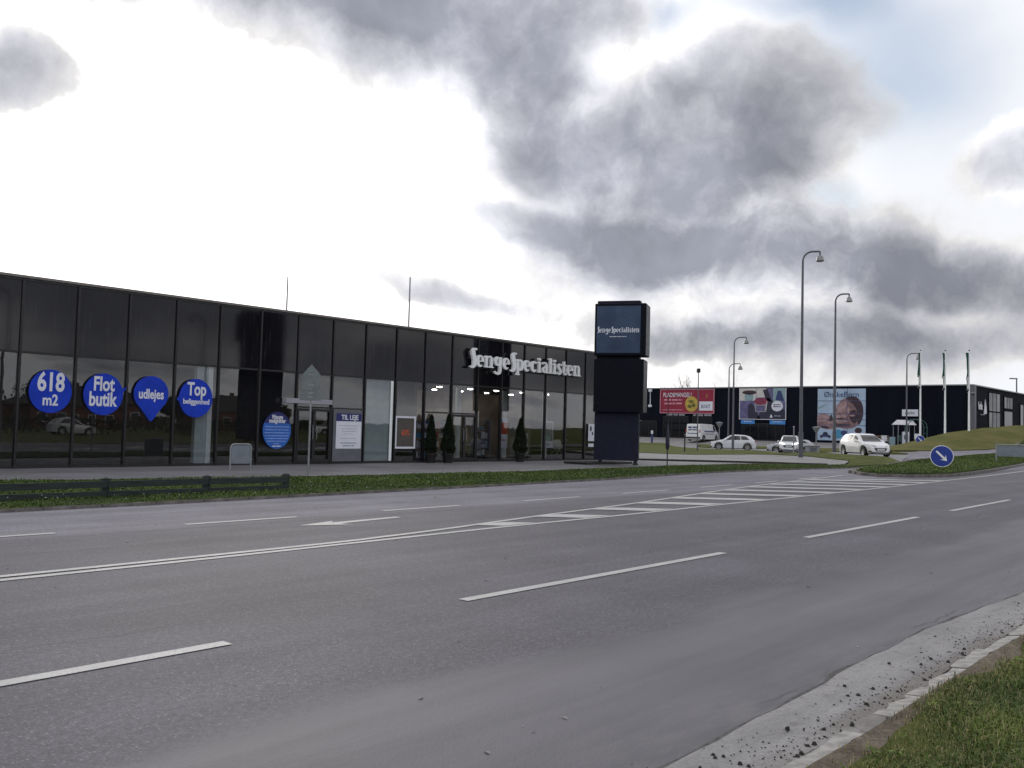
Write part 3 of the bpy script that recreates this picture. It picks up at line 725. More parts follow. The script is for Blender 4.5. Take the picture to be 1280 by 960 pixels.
# broad-leaved weeds among the near grass
wv, wf, wt = [], [], []
for k in range(150):
    x = 3.3 + r.random()**1.2*9; y = 1.70 - r.random()*1.2; n_ = r.randint(5, 9); s_ = r.uniform(.018, .045); t0_ = r.uniform(.15, .75)
    for q_ in range(n_):
        a = q_*6.283/n_ + r.uniform(-.3, .3); c_, d_ = math.cos(a), math.sin(a); l_ = s_*r.uniform(.7, 1.2); w_ = l_*.22; z_ = .045+r.random()*.02; i_ = len(wv)
        wv += [(x, y, z_-.01), (x+c_*l_*.55-d_*w_, y+d_*l_*.55+c_*w_, z_+l_*.35), (x+c_*l_, y+d_*l_, z_+l_*.22), (x+c_*l_*.55+d_*w_, y+d_*l_*.55-c_*w_, z_+l_*.35)]; wf.append((i_, i_+1, i_+2, i_+3)); wt += [t0_]*4
me = bpy.data.meshes.new('broadleaf_weeds'); me.from_pydata(wv, [], wf); me.materials.append(MATS['grass_blade'])
ca = me.color_attributes.new('tint', 'FLOAT_COLOR', 'POINT'); ca.data.foreach_set('color', np.array([[t_, t_, t_, 1] for t_ in wt], np.float32).reshape(-1))
tag(link('broadleaf_weeds', me), 'low broad-leaved weeds scattered through the near roadside grass', 'weeds', kind='stuff')
m_ = MB()
for k in range(620):
    x = 3.6 + r.random()**1.3*6.5; y = 1.97 + abs(r.gauss(0, .13))*(1 if r.random() < .8 else 1.8) - .03; s = r.uniform(.0025, .007) if r.random() < .93 else r.uniform(.009, .018)
    if y > gut(x)+.2: continue
    a = r.random()*6.28; vs = []
    for q_ in range(5): vs.append((x+s*r.uniform(.7, 1.2)*math.cos(a+q_*1.256), y+s*r.uniform(.7, 1.2)*math.sin(a+q_*1.256), .010))
    zt_ = .010+s*r.uniform(.5, 1.0); vs += [(x+(vx-x)*r.uniform(.4, .8), y+(vy-y)*r.uniform(.4, .8), zt_*r.uniform(.9, 1.1)) for vx, vy, _ in vs[:5]]
    m_.add(vs, [(q_, (q_+1) % 5, 5+(q_+1) % 5, 5+q_) for q_ in range(5)] + [(5, 6, 7, 8, 9)])
tag(m_.obj('gravel_crumbs', 'debris_dark'), 'dark crumbs of soil and grit scattered along the pale gutter', 'grit', kind='stuff')

m_ = MB(); r = random.Random(21)
for k in range(150):
    x = 1.5 + r.random()**1.5*22; y = 2.6 + r.random()*12.5; s_ = r.uniform(.006, .022); a = r.random()*6.28
    c_, n_ = math.cos(a)*s_, math.sin(a)*s_
    m_.add([(x-c_*1.4, y-n_*1.4, .004), (x+n_*.5, y-c_*.5, .006), (x+c_*1.4, y+n_*1.4, .004), (x-n_*.5, y+c_*.5, .011)], [(0,1,2),(0,2,3)])
tag(m_.obj('litter_flecks', 'kerb_concrete'), 'small pale leaf and grit flecks scattered over the carriageway', 'litter', kind='stuff')
m_ = MB()
for k in range(170):
    x = 3.5 + r.random()*26; y = 16.2 + r.random()*3.5; s_ = r.uniform(.008, .02); z_ = .09+r.random()*.05
    m_.add([(x-s_, y, z_), (x, y-s_, z_+s_*.5), (x+s_, y, z_), (x, y+s_, z_+s_*.8)], [(0,1,2),(0,2,3)])
tag(m_.obj('verge_weeds', 'cream_print'), 'tiny pale weed flowers and bits dotted in the verge grass', 'weeds', kind='stuff')

# ------------------------------------------------------------------ showroom building
YF, ZR, ZS = 28.65, 5.73, 3.46
BAY, X0 = 1.6206, 9.877
bx = [X0 + BAY*i for i in range(-5, 20)]
XL, XR = bx[0], bx[-1]
shop = thing('showroom_building', 'long low black glass-fronted showroom standing behind the car park', 'building', (XL, YF, 0))
def loc(o, ): o.location = tuple(Vector(o.location) - Vector((XL, YF, 0))); return o
def sp(mb, name, mat, smooth=None, bevel=0):     # part of the shop given in world coordinates
    mb.v = [(x-XL, y-YF, z) for x, y, z in mb.v]; return mb.obj(name, mat, shop, smooth, bevel)
sp(MB().box((XL-.2, YF+13.6, 0), (XR+.2, YF+13.9, ZR-.1)), 'rear_wall', 'black_aluminium')
sp(MB().box((XL-.4, YF+.16, 0), (XL-.1, YF+13.6, ZR-.1)), 'side_wall', 'black_aluminium')
sp(MB().box((XR+.1, YF+.16, 0), (XR+.4, YF+13.6, ZR-.1)), 'side_wall', 'black_aluminium')
sp(MB().box((XL-.42, YF-.02, ZR-.10), (XR+.42, YF+13.92, ZR)), 'roof', 'black_aluminium')
sp(MB().box((XL-.45, YF-.075, ZR-.055), (XR+.45, YF-.021, ZR+.02)), 'roof_coping', 'coping_metal')
sp(MB().box((XL-.2, YF-.02, -.06), (XR+.2, YF+.14, .09)), 'plinth', 'plinth_black')
sp(MB().box((XL, YF+.16, -.02), (XR, YF+13.6, .05)), 'floor', 'interior_floor')
sp(MB().box((XL, YF+.16, ZS+.02), (XR, YF+13.6, ZS+.12)), 'ceiling', 'interior_ceiling')
sp(MB().box((XL, YF+4.0, .05), (25.95, YF+4.15, ZS)), 'partition_wall', 'interior_floor')
sp(MB().box((25.8, YF+.3, .05), (25.94, YF+3.99, ZS)), 'partition_wall', 'interior_floor')
sp(MB().box((25.96, YF+6.5, .05), (XR, YF+6.65, ZS)), 'partition_wall', 'interior_back')
me_p = MB().box((0, 0, 0), (BAY-.045, .03, ZR-.17-ZS)).mesh('spandrel_panel', 'black_spandrel_glass')
me_g = MB().box((0, 0, 0), (BAY-.075, .024, ZS-.13)).mesh('window_pane', 'tinted_window_glass')
me_m = MB().box((-.032, -.045, 0), (.032, .12, ZR-.13)).mesh('mullion', 'black_aluminium')
for i, x in enumerate(bx):
    o = link('mullion', me_m, shop); o.location = (x-XL, -.012, .02)
    if i < len(bx)-1:
        o = link('spandrel_panel', me_p, shop); o.location = (x-XL+.0225, .004, ZS+.035); o.rotation_euler = (rn.uniform(-.0022, .0022), 0, rn.uniform(-.003, .003))
        o = link('window_pane', me_g, shop); o.location = (x-XL+.0375, .012, .095); o.rotation_euler = (rn.uniform(-.002, .002), 0, rn.uniform(-.003, .003))
        sp(MB().box((x+.034, YF-.02, ZS-.03), (x+BAY-.034, YF+.03, ZS+.03)), 'transom', 'black_aluminium')
        sp(MB().box((x+.034, YF-.026, ZR-.13), (x+BAY-.034, YF+.03, ZR-.06)), 'head_rail', 'black_aluminium')
def door(xa, xb, zt_, n=1):
    d = thing_part('door', (xa, YF-.05, .09))
    fr = MB(); w = .06
    leafs = np.linspace(xa, xb, 3)
    for a, b in zip(leafs[:-1], leafs[1:]):
        fr.box((a, -.015, 0), (a+w, .05, zt_-.09)); fr.box((b-w, -.015, 0), (b, .05, zt_-.09)); fr.box((a+w, -.012, 0), (b-w, .047, .10)); fr.box((a+w, -.012, zt_-.19), (b-w, .047, zt_-.09))
    fr.v = [(x-xa, y, z) for x, y, z in fr.v]; fr.obj('door_frame', 'black_aluminium', d)
    for a, b, sgn in ((leafs[0], leafs[1], 1), (leafs[1], leafs[2], -1)):
        h = MB().tube([(0, -.02, .85), (0, -.07, .9), (0, -.07, 1.35), (0, -.02, 1.4)], .014, 8)
        h.v = [(x+((b-.09) if sgn > 0 else (a+.09))-xa, y, z) for x, y, z in h.v]; h.obj('handle', 'galvanised_steel', d)
    return d
def thing_part(name, loc_):
    e = bpy.data.objects.new(name, None); C.objects.link(e); e.parent = shop; e.location = (loc_[0]-XL, loc_[1]-YF, loc_[2]); return e
door(bx[5]+6*BAY+.05, bx[5]+7*BAY-.05, 2.12); door(bx[5]+11*BAY+.05, bx[5]+12*BAY-.05, 2.12)
for k in (6, 7, 10, 11): sp(MB().box((X0+k*BAY+.034, YF-.035, 2.14), (X0+(k+1)*BAY-.034, YF+.02, 2.20)), 'transom', 'black_aluminium')
sp(MB().box((18.95, YF-.30, 2.30), (21.05, YF-.06, 2.48)), 'door_canopy', 'grey_print')
sp(MB().box((21.30, YF-.06, .10), (22.72, YF-.048, 2.12)), 'grey_infill_panel', 'corner_grey')
sp(MB().box((22.86, YF+.06, .10), (24.36, YF+.09, 3.42)), 'frosted_panel', 'frosted_film')
sp(MB().box((24.20, YF-.001, .10), (24.34, YF+.005, 3.40)), 'white_edge_strip', 'white_plaster')
sp(MB().box((15.60, YF+.10, .05), (16.02, YF+.30, ZS)), 'pillar', 'frosted_film'); sp(MB().box((16.025, YF+.07, .05), (16.20, YF+.28, ZS)), 'pillar_face', 'white_plaster')
for x in (30.3, 33.6, 36.8): sp(MB().lathe([(.14, .05), (.14, ZS)], 14, (x, YF+2.2, 0)), 'pillar', 'white_plaster', 40)
for k, x in enumerate((27.6, 29.4, 31.5, 33.4, 35.4, 37.4)):
    for yy in (2.6, 5.2):
        l_ = sp(MB().box((x, YF+yy, ZS-.03), (x+.17, YF+yy+.17, ZS+.01)), 'ceiling_lamp', 'ceiling_light')

# big letters on the fascia, built stroke by stroke in an old-style heavy face
def thick(m, pts, w, z0, z1, k=[0]):
    """ribbon with varying half-width"""
    n = len(pts); ws = w if isinstance(w, list) else [w]*n; L_, R_ = [], []
    for i, (x, y) in enumerate(pts):
        a = pts[max(i-1, 0)]; b = pts[min(i+1, n-1)]; dx, dy = b[0]-a[0], b[1]-a[1]; l = math.hypot(dx, dy) or 1
        L_.append((x-dy/l*ws[i]/2, y+dx/l*ws[i]/2)); R_.append((x+dy/l*ws[i]/2, y-dx/l*ws[i]/2))
    k[0] = (k[0]+1) % 9; dz = z1 + k[0]*.0012*(z1-z0)/.1
    vs = [(x, y, z0) for x, y in L_] + [(x, y, z0) for x, y in R_] + [(x, y, dz) for x, y in L_] + [(x, y, dz) for x, y in R_]
    fs = []
    for i in range(n-1):
        fs += [(2*n+i, 3*n+i, 3*n+i+1, 2*n+i+1), (i, i+1, n+i+1, n+i), (i, 2*n+i, 2*n+i+1, i+1), (n+i, n+i+1, 3*n+i+1, 3*n+i)]
    fs += [(0, n, 3*n, 2*n), (n-1, 3*n-1, 4*n-1, 2*n-1)]
    m.add(vs, fs)
def arc(cx, cy, rx, ry, a0, a1, n=14): return [(cx+rx*math.cos(rad(a0+(a1-a0)*i/n)), cy+ry*math.sin(rad(a0+(a1-a0)*i/n))) for i in range(n+1)]
def glyph(ch, z0, z1):
    """unit: x-height 1.0, returns mesh builder and advance"""
    m = MB(); T = .235; th = .13
    def st(x, y0, y1, top=True, bot=True):
        thick(m, [(x, y0), (x, y1)], T, z0, z1)
        if bot: thick(m, [(x-T*.85, y0+.05), (x+T*.85, y0+.05)], .11, z0, z1)
        if top: thick(m, [(x-T*.95, y1-.13), (x, y1-.03)], .12, z0, z1)
    if ch == 'S':
        thick(m, [(.62,1.44),(.50,1.50),(.36,1.47),(.28,1.30),(.30,1.05),(.38,.78),(.44,.45),(.42,.12),(.30,-.06),(.12,-.10),(.02,-.02)], [.16,.15,.24,.34,.36,.36,.36,.34,.26,.16,.10], z0, z1); return m, .58
    if ch == 's':
        thick(m, [(.52,.80),(.48,.93),(.30,.96),(.17,.82),(.22,.62),(.36,.46),(.46,.28),(.38,.08),(.22,.02),(.08,.10),(.06,.26)], [.08,.10,.16,.24,.27,.28,.27,.22,.15,.12,.08], z0, z1); return m, .60
    if ch == 'e':
        thick(m, arc(.38,.5,.25,.45,-4,312), [.20,.19,.16,.12,.12,.17,.22,.26,.28,.29,.27,.23,.17,.12,.07], z0, z1)
        thick(m, [(.20,.47),(.66,.50)], .10, z0, z1); return m, .76
    if ch == 'c':
        thick(m, arc(.37,.5,.25,.44,40,325), [.20,.16,.14,.16,.22,.27,.29,.30,.29,.27,.22,.18,.14,.10,.07], z0, z1); return m, .70
    if ch == 'n':
        st(.20,0,1.0); thick(m, [(.26,.78),(.40,.95),(.55,.96),(.66,.84),(.68,.6)], [.08,.13,.17,.22,.26], z0, z1); thick(m, [(.68,.66),(.68,0)], T, z0, z1); thick(m, [(.46,.05),(.90,.05)], .11, z0, z1); return m, .93
    if ch == 'g':
        thick(m, arc(.36,.62,.22,.33,0,360), [.24,.2,.14,.14,.18,.24,.27,.28,.26,.2,.15,.14,.16,.2,.24], z0, z1)
        thick(m, [(.62,1.0),(.62,-.15),(.56,-.36),(.38,-.46),(.18,-.42),(.08,-.28)], [T,T,.26,.22,.18,.16], z0, z1); thick(m, [(.5,.93),(.78,.96)], .12, z0, z1); return m, .84
    if ch == 'p':
        st(.20,-.42,1.0); thick(m, arc(.42,.5,.24,.44,120,-120), [.08,.12,.16,.2,.24,.27,.29,.29,.29,.27,.24,.2,.16,.12,.08], z0, z1); return m, .80
    if ch == 'i':
        st(.22,0,1.0); m.prism(ell(.22,1.22,.16,.13,12), z0, z1); return m, .46
    if ch == 'l':
        st(.22,0,1.42); return m, .46
    if ch == 'a':
        thick(m, [(.10,.80),(.22,.94),(.42,.96),(.55,.82),(.56,.6)], [.16,.14,.16,.2,.24], z0, z1); thick(m, [(.56,.66),(.56,.0)], T, z0, z1); thick(m, [(.5,.05),(.76,.05)], .11, z0, z1)
        thick(m, [(.50,.58),(.30,.52),(.17,.36),(.18,.16),(.32,.06),(.48,.18)], [.1,.14,.22,.24,.15,.09], z0, z1); return m, .78
    if ch == 't':
        thick(m, [(.24,1.28),(.24,.22),(.30,.06),(.46,.06),(.54,.14)], [T*.8,T,.22,.14,.08], z0, z1); thick(m, [(.04,.92),(.50,.92)], .12, z0, z1); return m, .54
def wordmark(parent, x0, y0, width, xh, z0, z1, mat, sep=True, name='letter', slope=0):
    s = 'SengeSpecialisten'; adv = [glyph(c, 0, .1)[1] for c in s]; kx = width/sum(adv); x = x0; allm = MB()
    for c, a in zip(s, adv):
        m, _ = glyph(c, z0, z1)
        m.v = [(vx*kx+x, vy*xh+y0, vz) for vx, vy, vz in m.v]
        if sep: m.obj(name, mat, parent)
        else: addm(allm, m)
        x += a*kx
    if not sep: allm.obj(name, mat, parent)
sg = thing('fascia_sign', 'large white raised lettering reading SengeSpecialisten on the upper black panels', 'sign', (28.55, YF-.07, 4.33), mat=WALL_S)
wordmark(sg, 0, 0, 8.15, .53, .10, .20, 'sign_white')
m_ = MB().box((0, -.06, -.045), (8.3, -.01, .0)); m_.box((0, .34, -.045), (8.3, .38, 0)); m_.obj('mounting_rail', 'sign_return_dark', sg)
mb_ = MB()
for k in range(17): mb_.box((.25+k*.49, .05, -.005), (.29+k*.49, .09, .105))
mb_.obj('standoff', 'sign_return_dark', sg)

# ---- blue speech-bubble stickers and posters on the glass
ZG = YF-.075
def bubble(cx, cz, rx, rz_, tail, label):
    e = thing('window_sticker', label, 'sticker', (cx, ZG, cz), mat=WALL_S, group='round blue stickers on the shop window')
    P_ = ell(0, 0, rx, rz_, 40)
    P('bubble', P_, .0, .012, 'blue_vinyl', e)
    if tail: P('tail', tail, .001, .0115, 'blue_vinyl', e)
    return e
e = bubble(10.77, 2.33, .62, .66, None, 'large round blue sticker reading 618 m2, leftmost on the shop window')
text('618', 0, .02, .014, .78, 'white_print', e, .68, .022); text('m2', 0, -.42, .014, .46, 'white_print', e, .78, .012)
e = bubble(12.36, 2.31, .62, .66, [(.56,.22),(.75,.25),(.60,.05)], 'round blue sticker reading Flot butik')
text('Flot', 0, .12, .014, .62, 'white_print', e, .68, .017); text('butik', -.02, -.36, .014, .62, 'white_print', e, .68, .017)
e = bubble(13.92, 2.40, .59, .58, [(-.44,-.36),(.44,-.36),(.06,-.90),(-.02,-.90)], 'drop-shaped blue sticker reading udlejes')
text('udlejes', 0, -.16, .014, .44, 'white_print', e, .70, .012)
e = bubble(15.50, 2.32, .61, .66, [(-.57,.10),(-.57,-.16),(-.70,-.06)], 'round blue sticker reading Top beliggenhed in front of the pale pillar')
text('Top', .02, .10, .014, .62, 'white_print', e, .68, .017); text('beliggenhed', .02, -.20, .014, .25, 'white_print', e, .82, .006)
e = thing('window_sticker', 'round two-tone blue sticker headed Mange muligheder, lower than the others', 'sticker', (18.76, ZG, 1.27), mat=WALL_S, group='round blue stickers on the shop window')
P('bubble', ell(0, 0, .60, .68, 40), 0, .010, 'blue_vinyl_light', e)
P('dark_top', [p for p in ell(0, 0, .60, .68, 80) if p[1] > .24], .001, .014, 'blue_vinyl_dark', e)
text('Mange', 0, .42, .016, .22, 'white_print', e, .8, .006); text('muligheder', 0, .28, .016, .22, 'white_print', e, .72, .006)
for k, (w, y) in enumerate([(.50,.13),(.50,.02),(.52,-.09),(.50,-.20),(.46,-.30),(.40,-.40),(.13,-.49)]): dashes(-w, w, y, .032, .012, 'pale_blue_print', e, k)
dashes(-.18, .20, -.58, .045, .012, 'white_print', e, 30)
e = thing('rental_poster', 'white and dark blue poster headed TIL LEJE beside the left glass door', 'poster', (22.05, YF-.062, 1.30), mat=WALL_S)
P('blue_header', R4(-.60,.38,.62,.68), 0, .012, 'blue_vinyl_dark', e); P('paper', R4(-.61,-.70,.62,.375), 0, .011, 'white_print', e)
text('TIL LEJE', .04, .44, .014, .27, 'white_print', e, .92, .007)
for k, (a, b, y) in enumerate([(-.46,.48,.20),(-.36,.40,.08),(-.30,.36,-.02),(-.22,.24,-.12),(-.40,.42,-.30)]): dashes(a, b, y, .022, .012, 'grey_print', e, 10+k)
for k, (a, b, y) in enumerate([(-.38,.40,-.48),(-.26,.28,-.59)]): dashes(a, b, y, .030, .012, 'navy_print', e, 20+k)
e = thing('framed_poster', 'white-framed window poster with faded red figures left of the cone shrubs', 'poster', (25.02, YF-.06, 1.28), mat=WALL_S)
fr = MB().box((-.55,-.68,0),(-.50,.68,.03)); fr.box((.47,-.68,0),(.55,.68,.03)); fr.box((-.498,.60,0),(.468,.68,.028)); fr.box((-.498,-.68,0),(.468,-.60,.028)); fr.obj('frame', 'white_print', e)
P('dark_sheet', R4(-.498,-.60,.468,.60), .0, .006, 'interior_wall', e); text('60%', 0, -.12, .010, .34, 'orange_print', e, .8, .004)
e = thing('orange_poster', 'tall orange and white poster behind the glass right of the second door', 'poster', (31.28, YF+.075, 1.33), mat=WALL_S)
P('white_sheet', R4(-.24,-.70,.26,.70), 0, .006, 'white_print', e); P('orange_block', R4(-.24,-.05,.26,.50), .006, .010, 'orange_print', e); text('SALG', 0, -.38, .012, .17, 'orange_print', e, .8)
e = thing('display_screen', 'white-framed display board behind the glass near the right end of the showroom', 'display', (34.82, YF+.35, .62), mat=WALL_S)
P('frame', R4(-.44,0,.44,1.36), 0, .04, 'white_print', e); P('screen', R4(-.38,.36,.38,1.26), .041, .048, 'barrier_panel_grey', e); P('pale_product', R4(-.36,.36,.2,.62), .05, .055, 'teal_print', e); text('baby', 0, .14, .043, .16, 'cyan_print', e)
e = thing('shop_notice', 'narrow white window notice with dark symbols at the far right end of the showroom', 'poster', (37.95, YF-.062, .9), mat=WALL_S)
P('sheet', R4(-.26,.10,.26,1.0), 0, .006, 'white_print', e); P('symbol', ell(-.05,.75,.08,.14,14), .006, .010, 'dark_print', e); P('symbol', ell(.10,.50,.06,.10,14), .006, .010, 'dark_print', e); P('small_sheet', R4(-.24,-.2,.22,-.03), 0, .006, 'white_print', e)
# prams on show inside
def pram(x, y, rz, lab, mat):
    e = thing('pram', lab, 'pram', (x, y, .05), rz, 'prams on show behind the right-hand windows')
    w = MB()
    for sx in (-.3, .3):
        for sy in (-.22, .22): w = MB().lathe([(.05,-.02),(.12,-.025),(.125,0),(.12,.025),(.05,.02)], 16, (sx, sy, .125), 'y'); w.obj('wheel', 'tyre_rubber', e, 40)
    MB().tube([(-.3,-.2,.13),(.28,-.2,.75),(.55,-.2,1.0),(.55,.2,1.0),(.28,.2,.75),(-.3,.2,.13)], .014, 8).obj('frame', 'rim_metal', e)
    MB().tube([(.3,-.2,.13),(-.15,-.2,.6),(-.15,.2,.6),(.3,.2,.13)], .014, 8).obj('chassis', 'rim_metal', e)
    b = MB().lathe([(.02,.0),(.16,.02),(.2,.12),(.21,.24)], 16); b.v = [(vx*1.9-.02, vy, vz+.5) for vx, vy, vz in b.v]; b.obj('seat', mat, e, 40)
    h = MB(); rr = []
    for i in range(7):
        a = rad(i*18); rr.append([(-.38*math.cos(a)*1+.05*i*0, .21*math.cos(rad(k*22.5))*1, .72+.02+math.sin(rad(k*22.5))*.26*math.sin(rad(20+i*12))) for k in range(9)])
    vs = [v for R_ in rr for v in R_]; h.add(vs, [(i*9+k, i*9+k+1, (i+1)*9+k+1, (i+1)*9+k) for i in range(6) for k in range(8)]); h.obj('hood', mat, e, 60)
pram(33.3, YF+.75, .4, 'white pram behind the glass below the sign letters', 'white_print'); pram(30.2, YF+.9, 1.8, 'grey patterned pram inside right of the second door', 'grey_print')
pram(36.3, YF+.9, -.3, 'pale pram put in for a car reflection in the pane right of the display board', 'cream_print')  # pale stand-in added where the pane mirrors a white car
def shelf(x, y, lab, mat):
    e = thing('display_rack', lab, 'rack', (x, y, .05)); f = MB()
    for sx in (0, 1.1): f.box((sx, 0, 0), (sx+.04, .35, 1.9))
    for z in (.05, .5, .95, 1.4, 1.86): f.box((.041, 0, z), (1.099, .35, z+.03))
    f.obj('frame', 'pale_curtain', e); rr = random.Random(int(x*10))
    for z in (.08, .53, .98, 1.43):
        xx = .06
        while xx < .95:
            w = rr.uniform(.1, .26); MB().box((xx, .04, z+.001), (xx+w-.02, .3, z+rr.uniform(.14, .34))).obj('boxed_goods', rr.choice(mat), e); xx += w
shelf(27.3, YF+1.8, 'shelf of blue and white goods behind the second door', ['blue_vinyl_light', 'white_print', 'grey_print', 'cyan_print'])
shelf(29.2, YF+3.0, 'tall goods shelf deeper inside the shop', ['cream_print', 'white_print', 'orange_print', 'grey_print'])
shelf(31.9, YF+2.6, 'goods shelf behind the right cone shrub', ['cream_print', 'teal_print', 'white_print', 'umber_wood'])
shelf(35.6, YF+3.2, 'goods shelf behind the pale pram', ['umber_wood', 'cream_print', 'white_print', 'teal_print'])

# cone shrubs in pots
def leafy(name, mat, n, fn, size, parent=None):
    vs = []; fs = []; tint = []; rr = random.Random(n)
    for k in range(n):
        (x, y, z), t_, nz = fn(rr); s = size*rr.uniform(.6, 1.4)
        d1_ = Vector((rr.gauss(0, 1), rr.gauss(0, 1), rr.gauss(0, 1)+nz)).normalized(); d2_ = d1_.cross(Vector((rr.gauss(0, 1), rr.gauss(0, 1), rr.gauss(0, 1)))).normalized(); p = Vector((x, y, z))
        i = len(vs); vs += [p-d2_*s*.5, p+d1_*s*.5, p+d2_*s*.5, p-d1_*s*.55]; fs.append((i, i+1, i+2, i+3)); tint += [t_]*4
    me = bpy.data.meshes.new(name); me.from_pydata([tuple(v) for v in vs], [], fs); me.materials.append(MATS[mat])
    ca = me.color_attributes.new('tint', 'FLOAT_COLOR', 'POINT'); ca.data.foreach_set('color', np.array([[t_, t_, t_, 1] for t_ in tint], np.float32).reshape(-1))
    return link(name, me, parent)
def cone_shrub(x, y, h, w, lab):
    w *= .85
    e = thing('cone_shrub', lab, 'shrub', (x, y, .004), group='cone shrubs in pots at the shop front')
    MB().lathe([(.20, 0), (.24, .34), (.26, .36), (.26, .40), (.22, .40), (.21, .34)], 18).obj('pot', 'pot_black', e, 40)
    def f(rr):
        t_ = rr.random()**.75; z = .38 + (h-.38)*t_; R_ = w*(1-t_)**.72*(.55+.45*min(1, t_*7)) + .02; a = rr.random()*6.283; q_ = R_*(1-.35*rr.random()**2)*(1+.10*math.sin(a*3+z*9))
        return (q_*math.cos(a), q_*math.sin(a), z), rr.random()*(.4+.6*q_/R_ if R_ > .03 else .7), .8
    leafy('foliage', 'cypress_leaf', 5200, f, .055, e)
    MB().tube([(0,0,.36),(0,0,h*.8)], [.025,.01], 7).obj('stem', 'bark', e)
cone_shrub(26.2, YF-.38, 2.05, .34, 'leftmost dark cone shrub in black pot beside the framed poster'); cone_shrub(27.0, YF-.62, 2.10, .40, 'green cone shrub in pot at the left of the second door'); cone_shrub(31.7, YF-.62, 2.05, .42, 'cone shrub in pot in front of the orange poster')

# ------------------------------------------------------------------ pylon sign
ang = math.atan2(-.905, .424)          # local x runs left -> right across the face
py = thing('pylon_sign', 'tall dark blue advertising pylon with SengeSpecialisten on its top box', 'sign', (33.75, 25.30, .0), ang)
# local: x along face, -y towards the viewer's left-hand traffic (normal), z up
MB().box((.02, .25, .22), (2.05, .75, 7.70)).obj('core_slab', 'pylon_lower', py, bevel=.02)
MB().box((-.02, -.12, 5.08), (2.38, 1.12, 7.52)).obj('top_box', 'pylon_black', py, bevel=.02)
MB().box((.08, -.15, 5.20), (2.14, -.121, 7.40)).obj('top_panel', 'pylon_navy', py)
MB().box((2.381, -.08, 5.12), (2.40, 1.08, 7.48)).obj('side_cover', 'pylon_side', py)
MB().box((-.02, -.10, 2.44), (2.30, 1.10, 4.92)).obj('middle_box', 'pylon_black', py, bevel=.02)
MB().box((2.301, -.06, 2.48), (2.32, 1.06, 4.88)).obj('side_cover', 'pylon_side', py)
MB().box((.0, .20, .20), (2.08, .249, 2.42)).obj('lower_panel', 'pylon_lower', py)
for x_ in (.12, 1.78):
    o = MB().prism([(0,0),(.28,0),(.20,.2),(.08,.2)], -.06, .06).obj('foot', 'pylon_side', py); o.matrix_local = Matrix(((1,0,0,x_),(0,0,-1,.5),(0,1,0,0),(0,0,0,1)))
fe = bpy.data.objects.new('logo', None); C.objects.link(fe); fe.parent = py; fe.matrix_local = Matrix(((1,0,0,.10),(0,0,-1,-.152),(0,1,0,6.16),(0,0,0,1)))
wordmark(fe, .02, 0, 1.98, .17, 0, .012, 'white_print', sep=False, name='lettering'); dashes(.60, 1.40, -.20, .035, .004, 'white_print', fe, 5)
MB().box((32.6, 24.75, 0), (36.2, 26.1, .10)).obj('pylon_base', 'plinth_black'); struct(bpy.data.objects['pylon_base'])

# ------------------------------------------------------------------ timber rail fence
fe = thing('rail_fence', 'low dark timber fence with two rails on the grass verge', 'fence', (0, 0, 0), group=None)
fx = [(-2.6,17.75),(-.5,17.7),(1.6,17.7),(3.65,17.65),(5.7,17.6),(7.75,17.6),(9.89,17.6),(11.86,17.6)]
post = MB().box((-.065,-.05,-.2),(.065,.05,.355)); post.add([(-.075,-.06,.355),(.075,-.06,.355),(.075,.06,.355),(-.075,.06,.355),(0,0,.385)], [(0,1,4),(1,2,4),(2,3,4),(3,0,4),(0,3,2,1)]); pm = post.mesh('post', 'fence_timber')
for x, y in fx:
    o = link('post', pm, fe); o.location = (x, y+.03, .04); o.rotation_euler = (rn.uniform(-.02,.02), rn.uniform(-.02,.02), rn.uniform(-.05,.05))
for (a, b) in zip(fx[:-1], fx[1:]):
    dx, dy = b[0]-a[0], b[1]-a[1]; L = math.hypot(dx, dy)
    for z, h in ((.225, .125), (.02, .135)):
        m_ = MB().box((.006, -.075, 0), (L-.006, -.025, h)); o = m_.obj('rail', 'fence_timber', fe); o.location = (a[0], a[1], z); o.rotation_euler = (0, rn.uniform(-.004,.004), math.atan2(dy, dx))

# ------------------------------------------------------------------ sign post, hoop board, folded flag pole
e = thing('road_sign', 'road sign seen from behind with pointed grey plate on a thin post', 'sign', (15.18, 21.47, .1), rad(-48))
MB().tube([(0,0,-.1),(0,0,3.1)], .030, 10).obj('post', 'galvanised_steel', e, 40)
def rotprism(m, pts, z0, z1):     # prism in x-z plane, thickness along y
    k = MB().prism(pts, z0, z1); m.add([(x, z, y) for x, y, z in k.v], [f[::-1] for f in k.f]); return m
rotprism(MB(), [(-.26,2.42),(.26,2.42),(.26,2.86),(0,3.16),(-.26,2.86)], -.045, -.033).obj('pointed_plate', 'sign_back_grey', e)
rotprism(MB(), [(-.30,2.12),(.30,2.12),(.30,2.40),(-.30,2.40)], -.045, -.033).obj('lower_plate', 'sign_back_grey', e)
for z in (2.2, 2.32, 2.55, 2.85): MB().box((-.07, -.05, z), (.07, .045, z+.03)).obj('clamp', 'galvanised_steel', e)
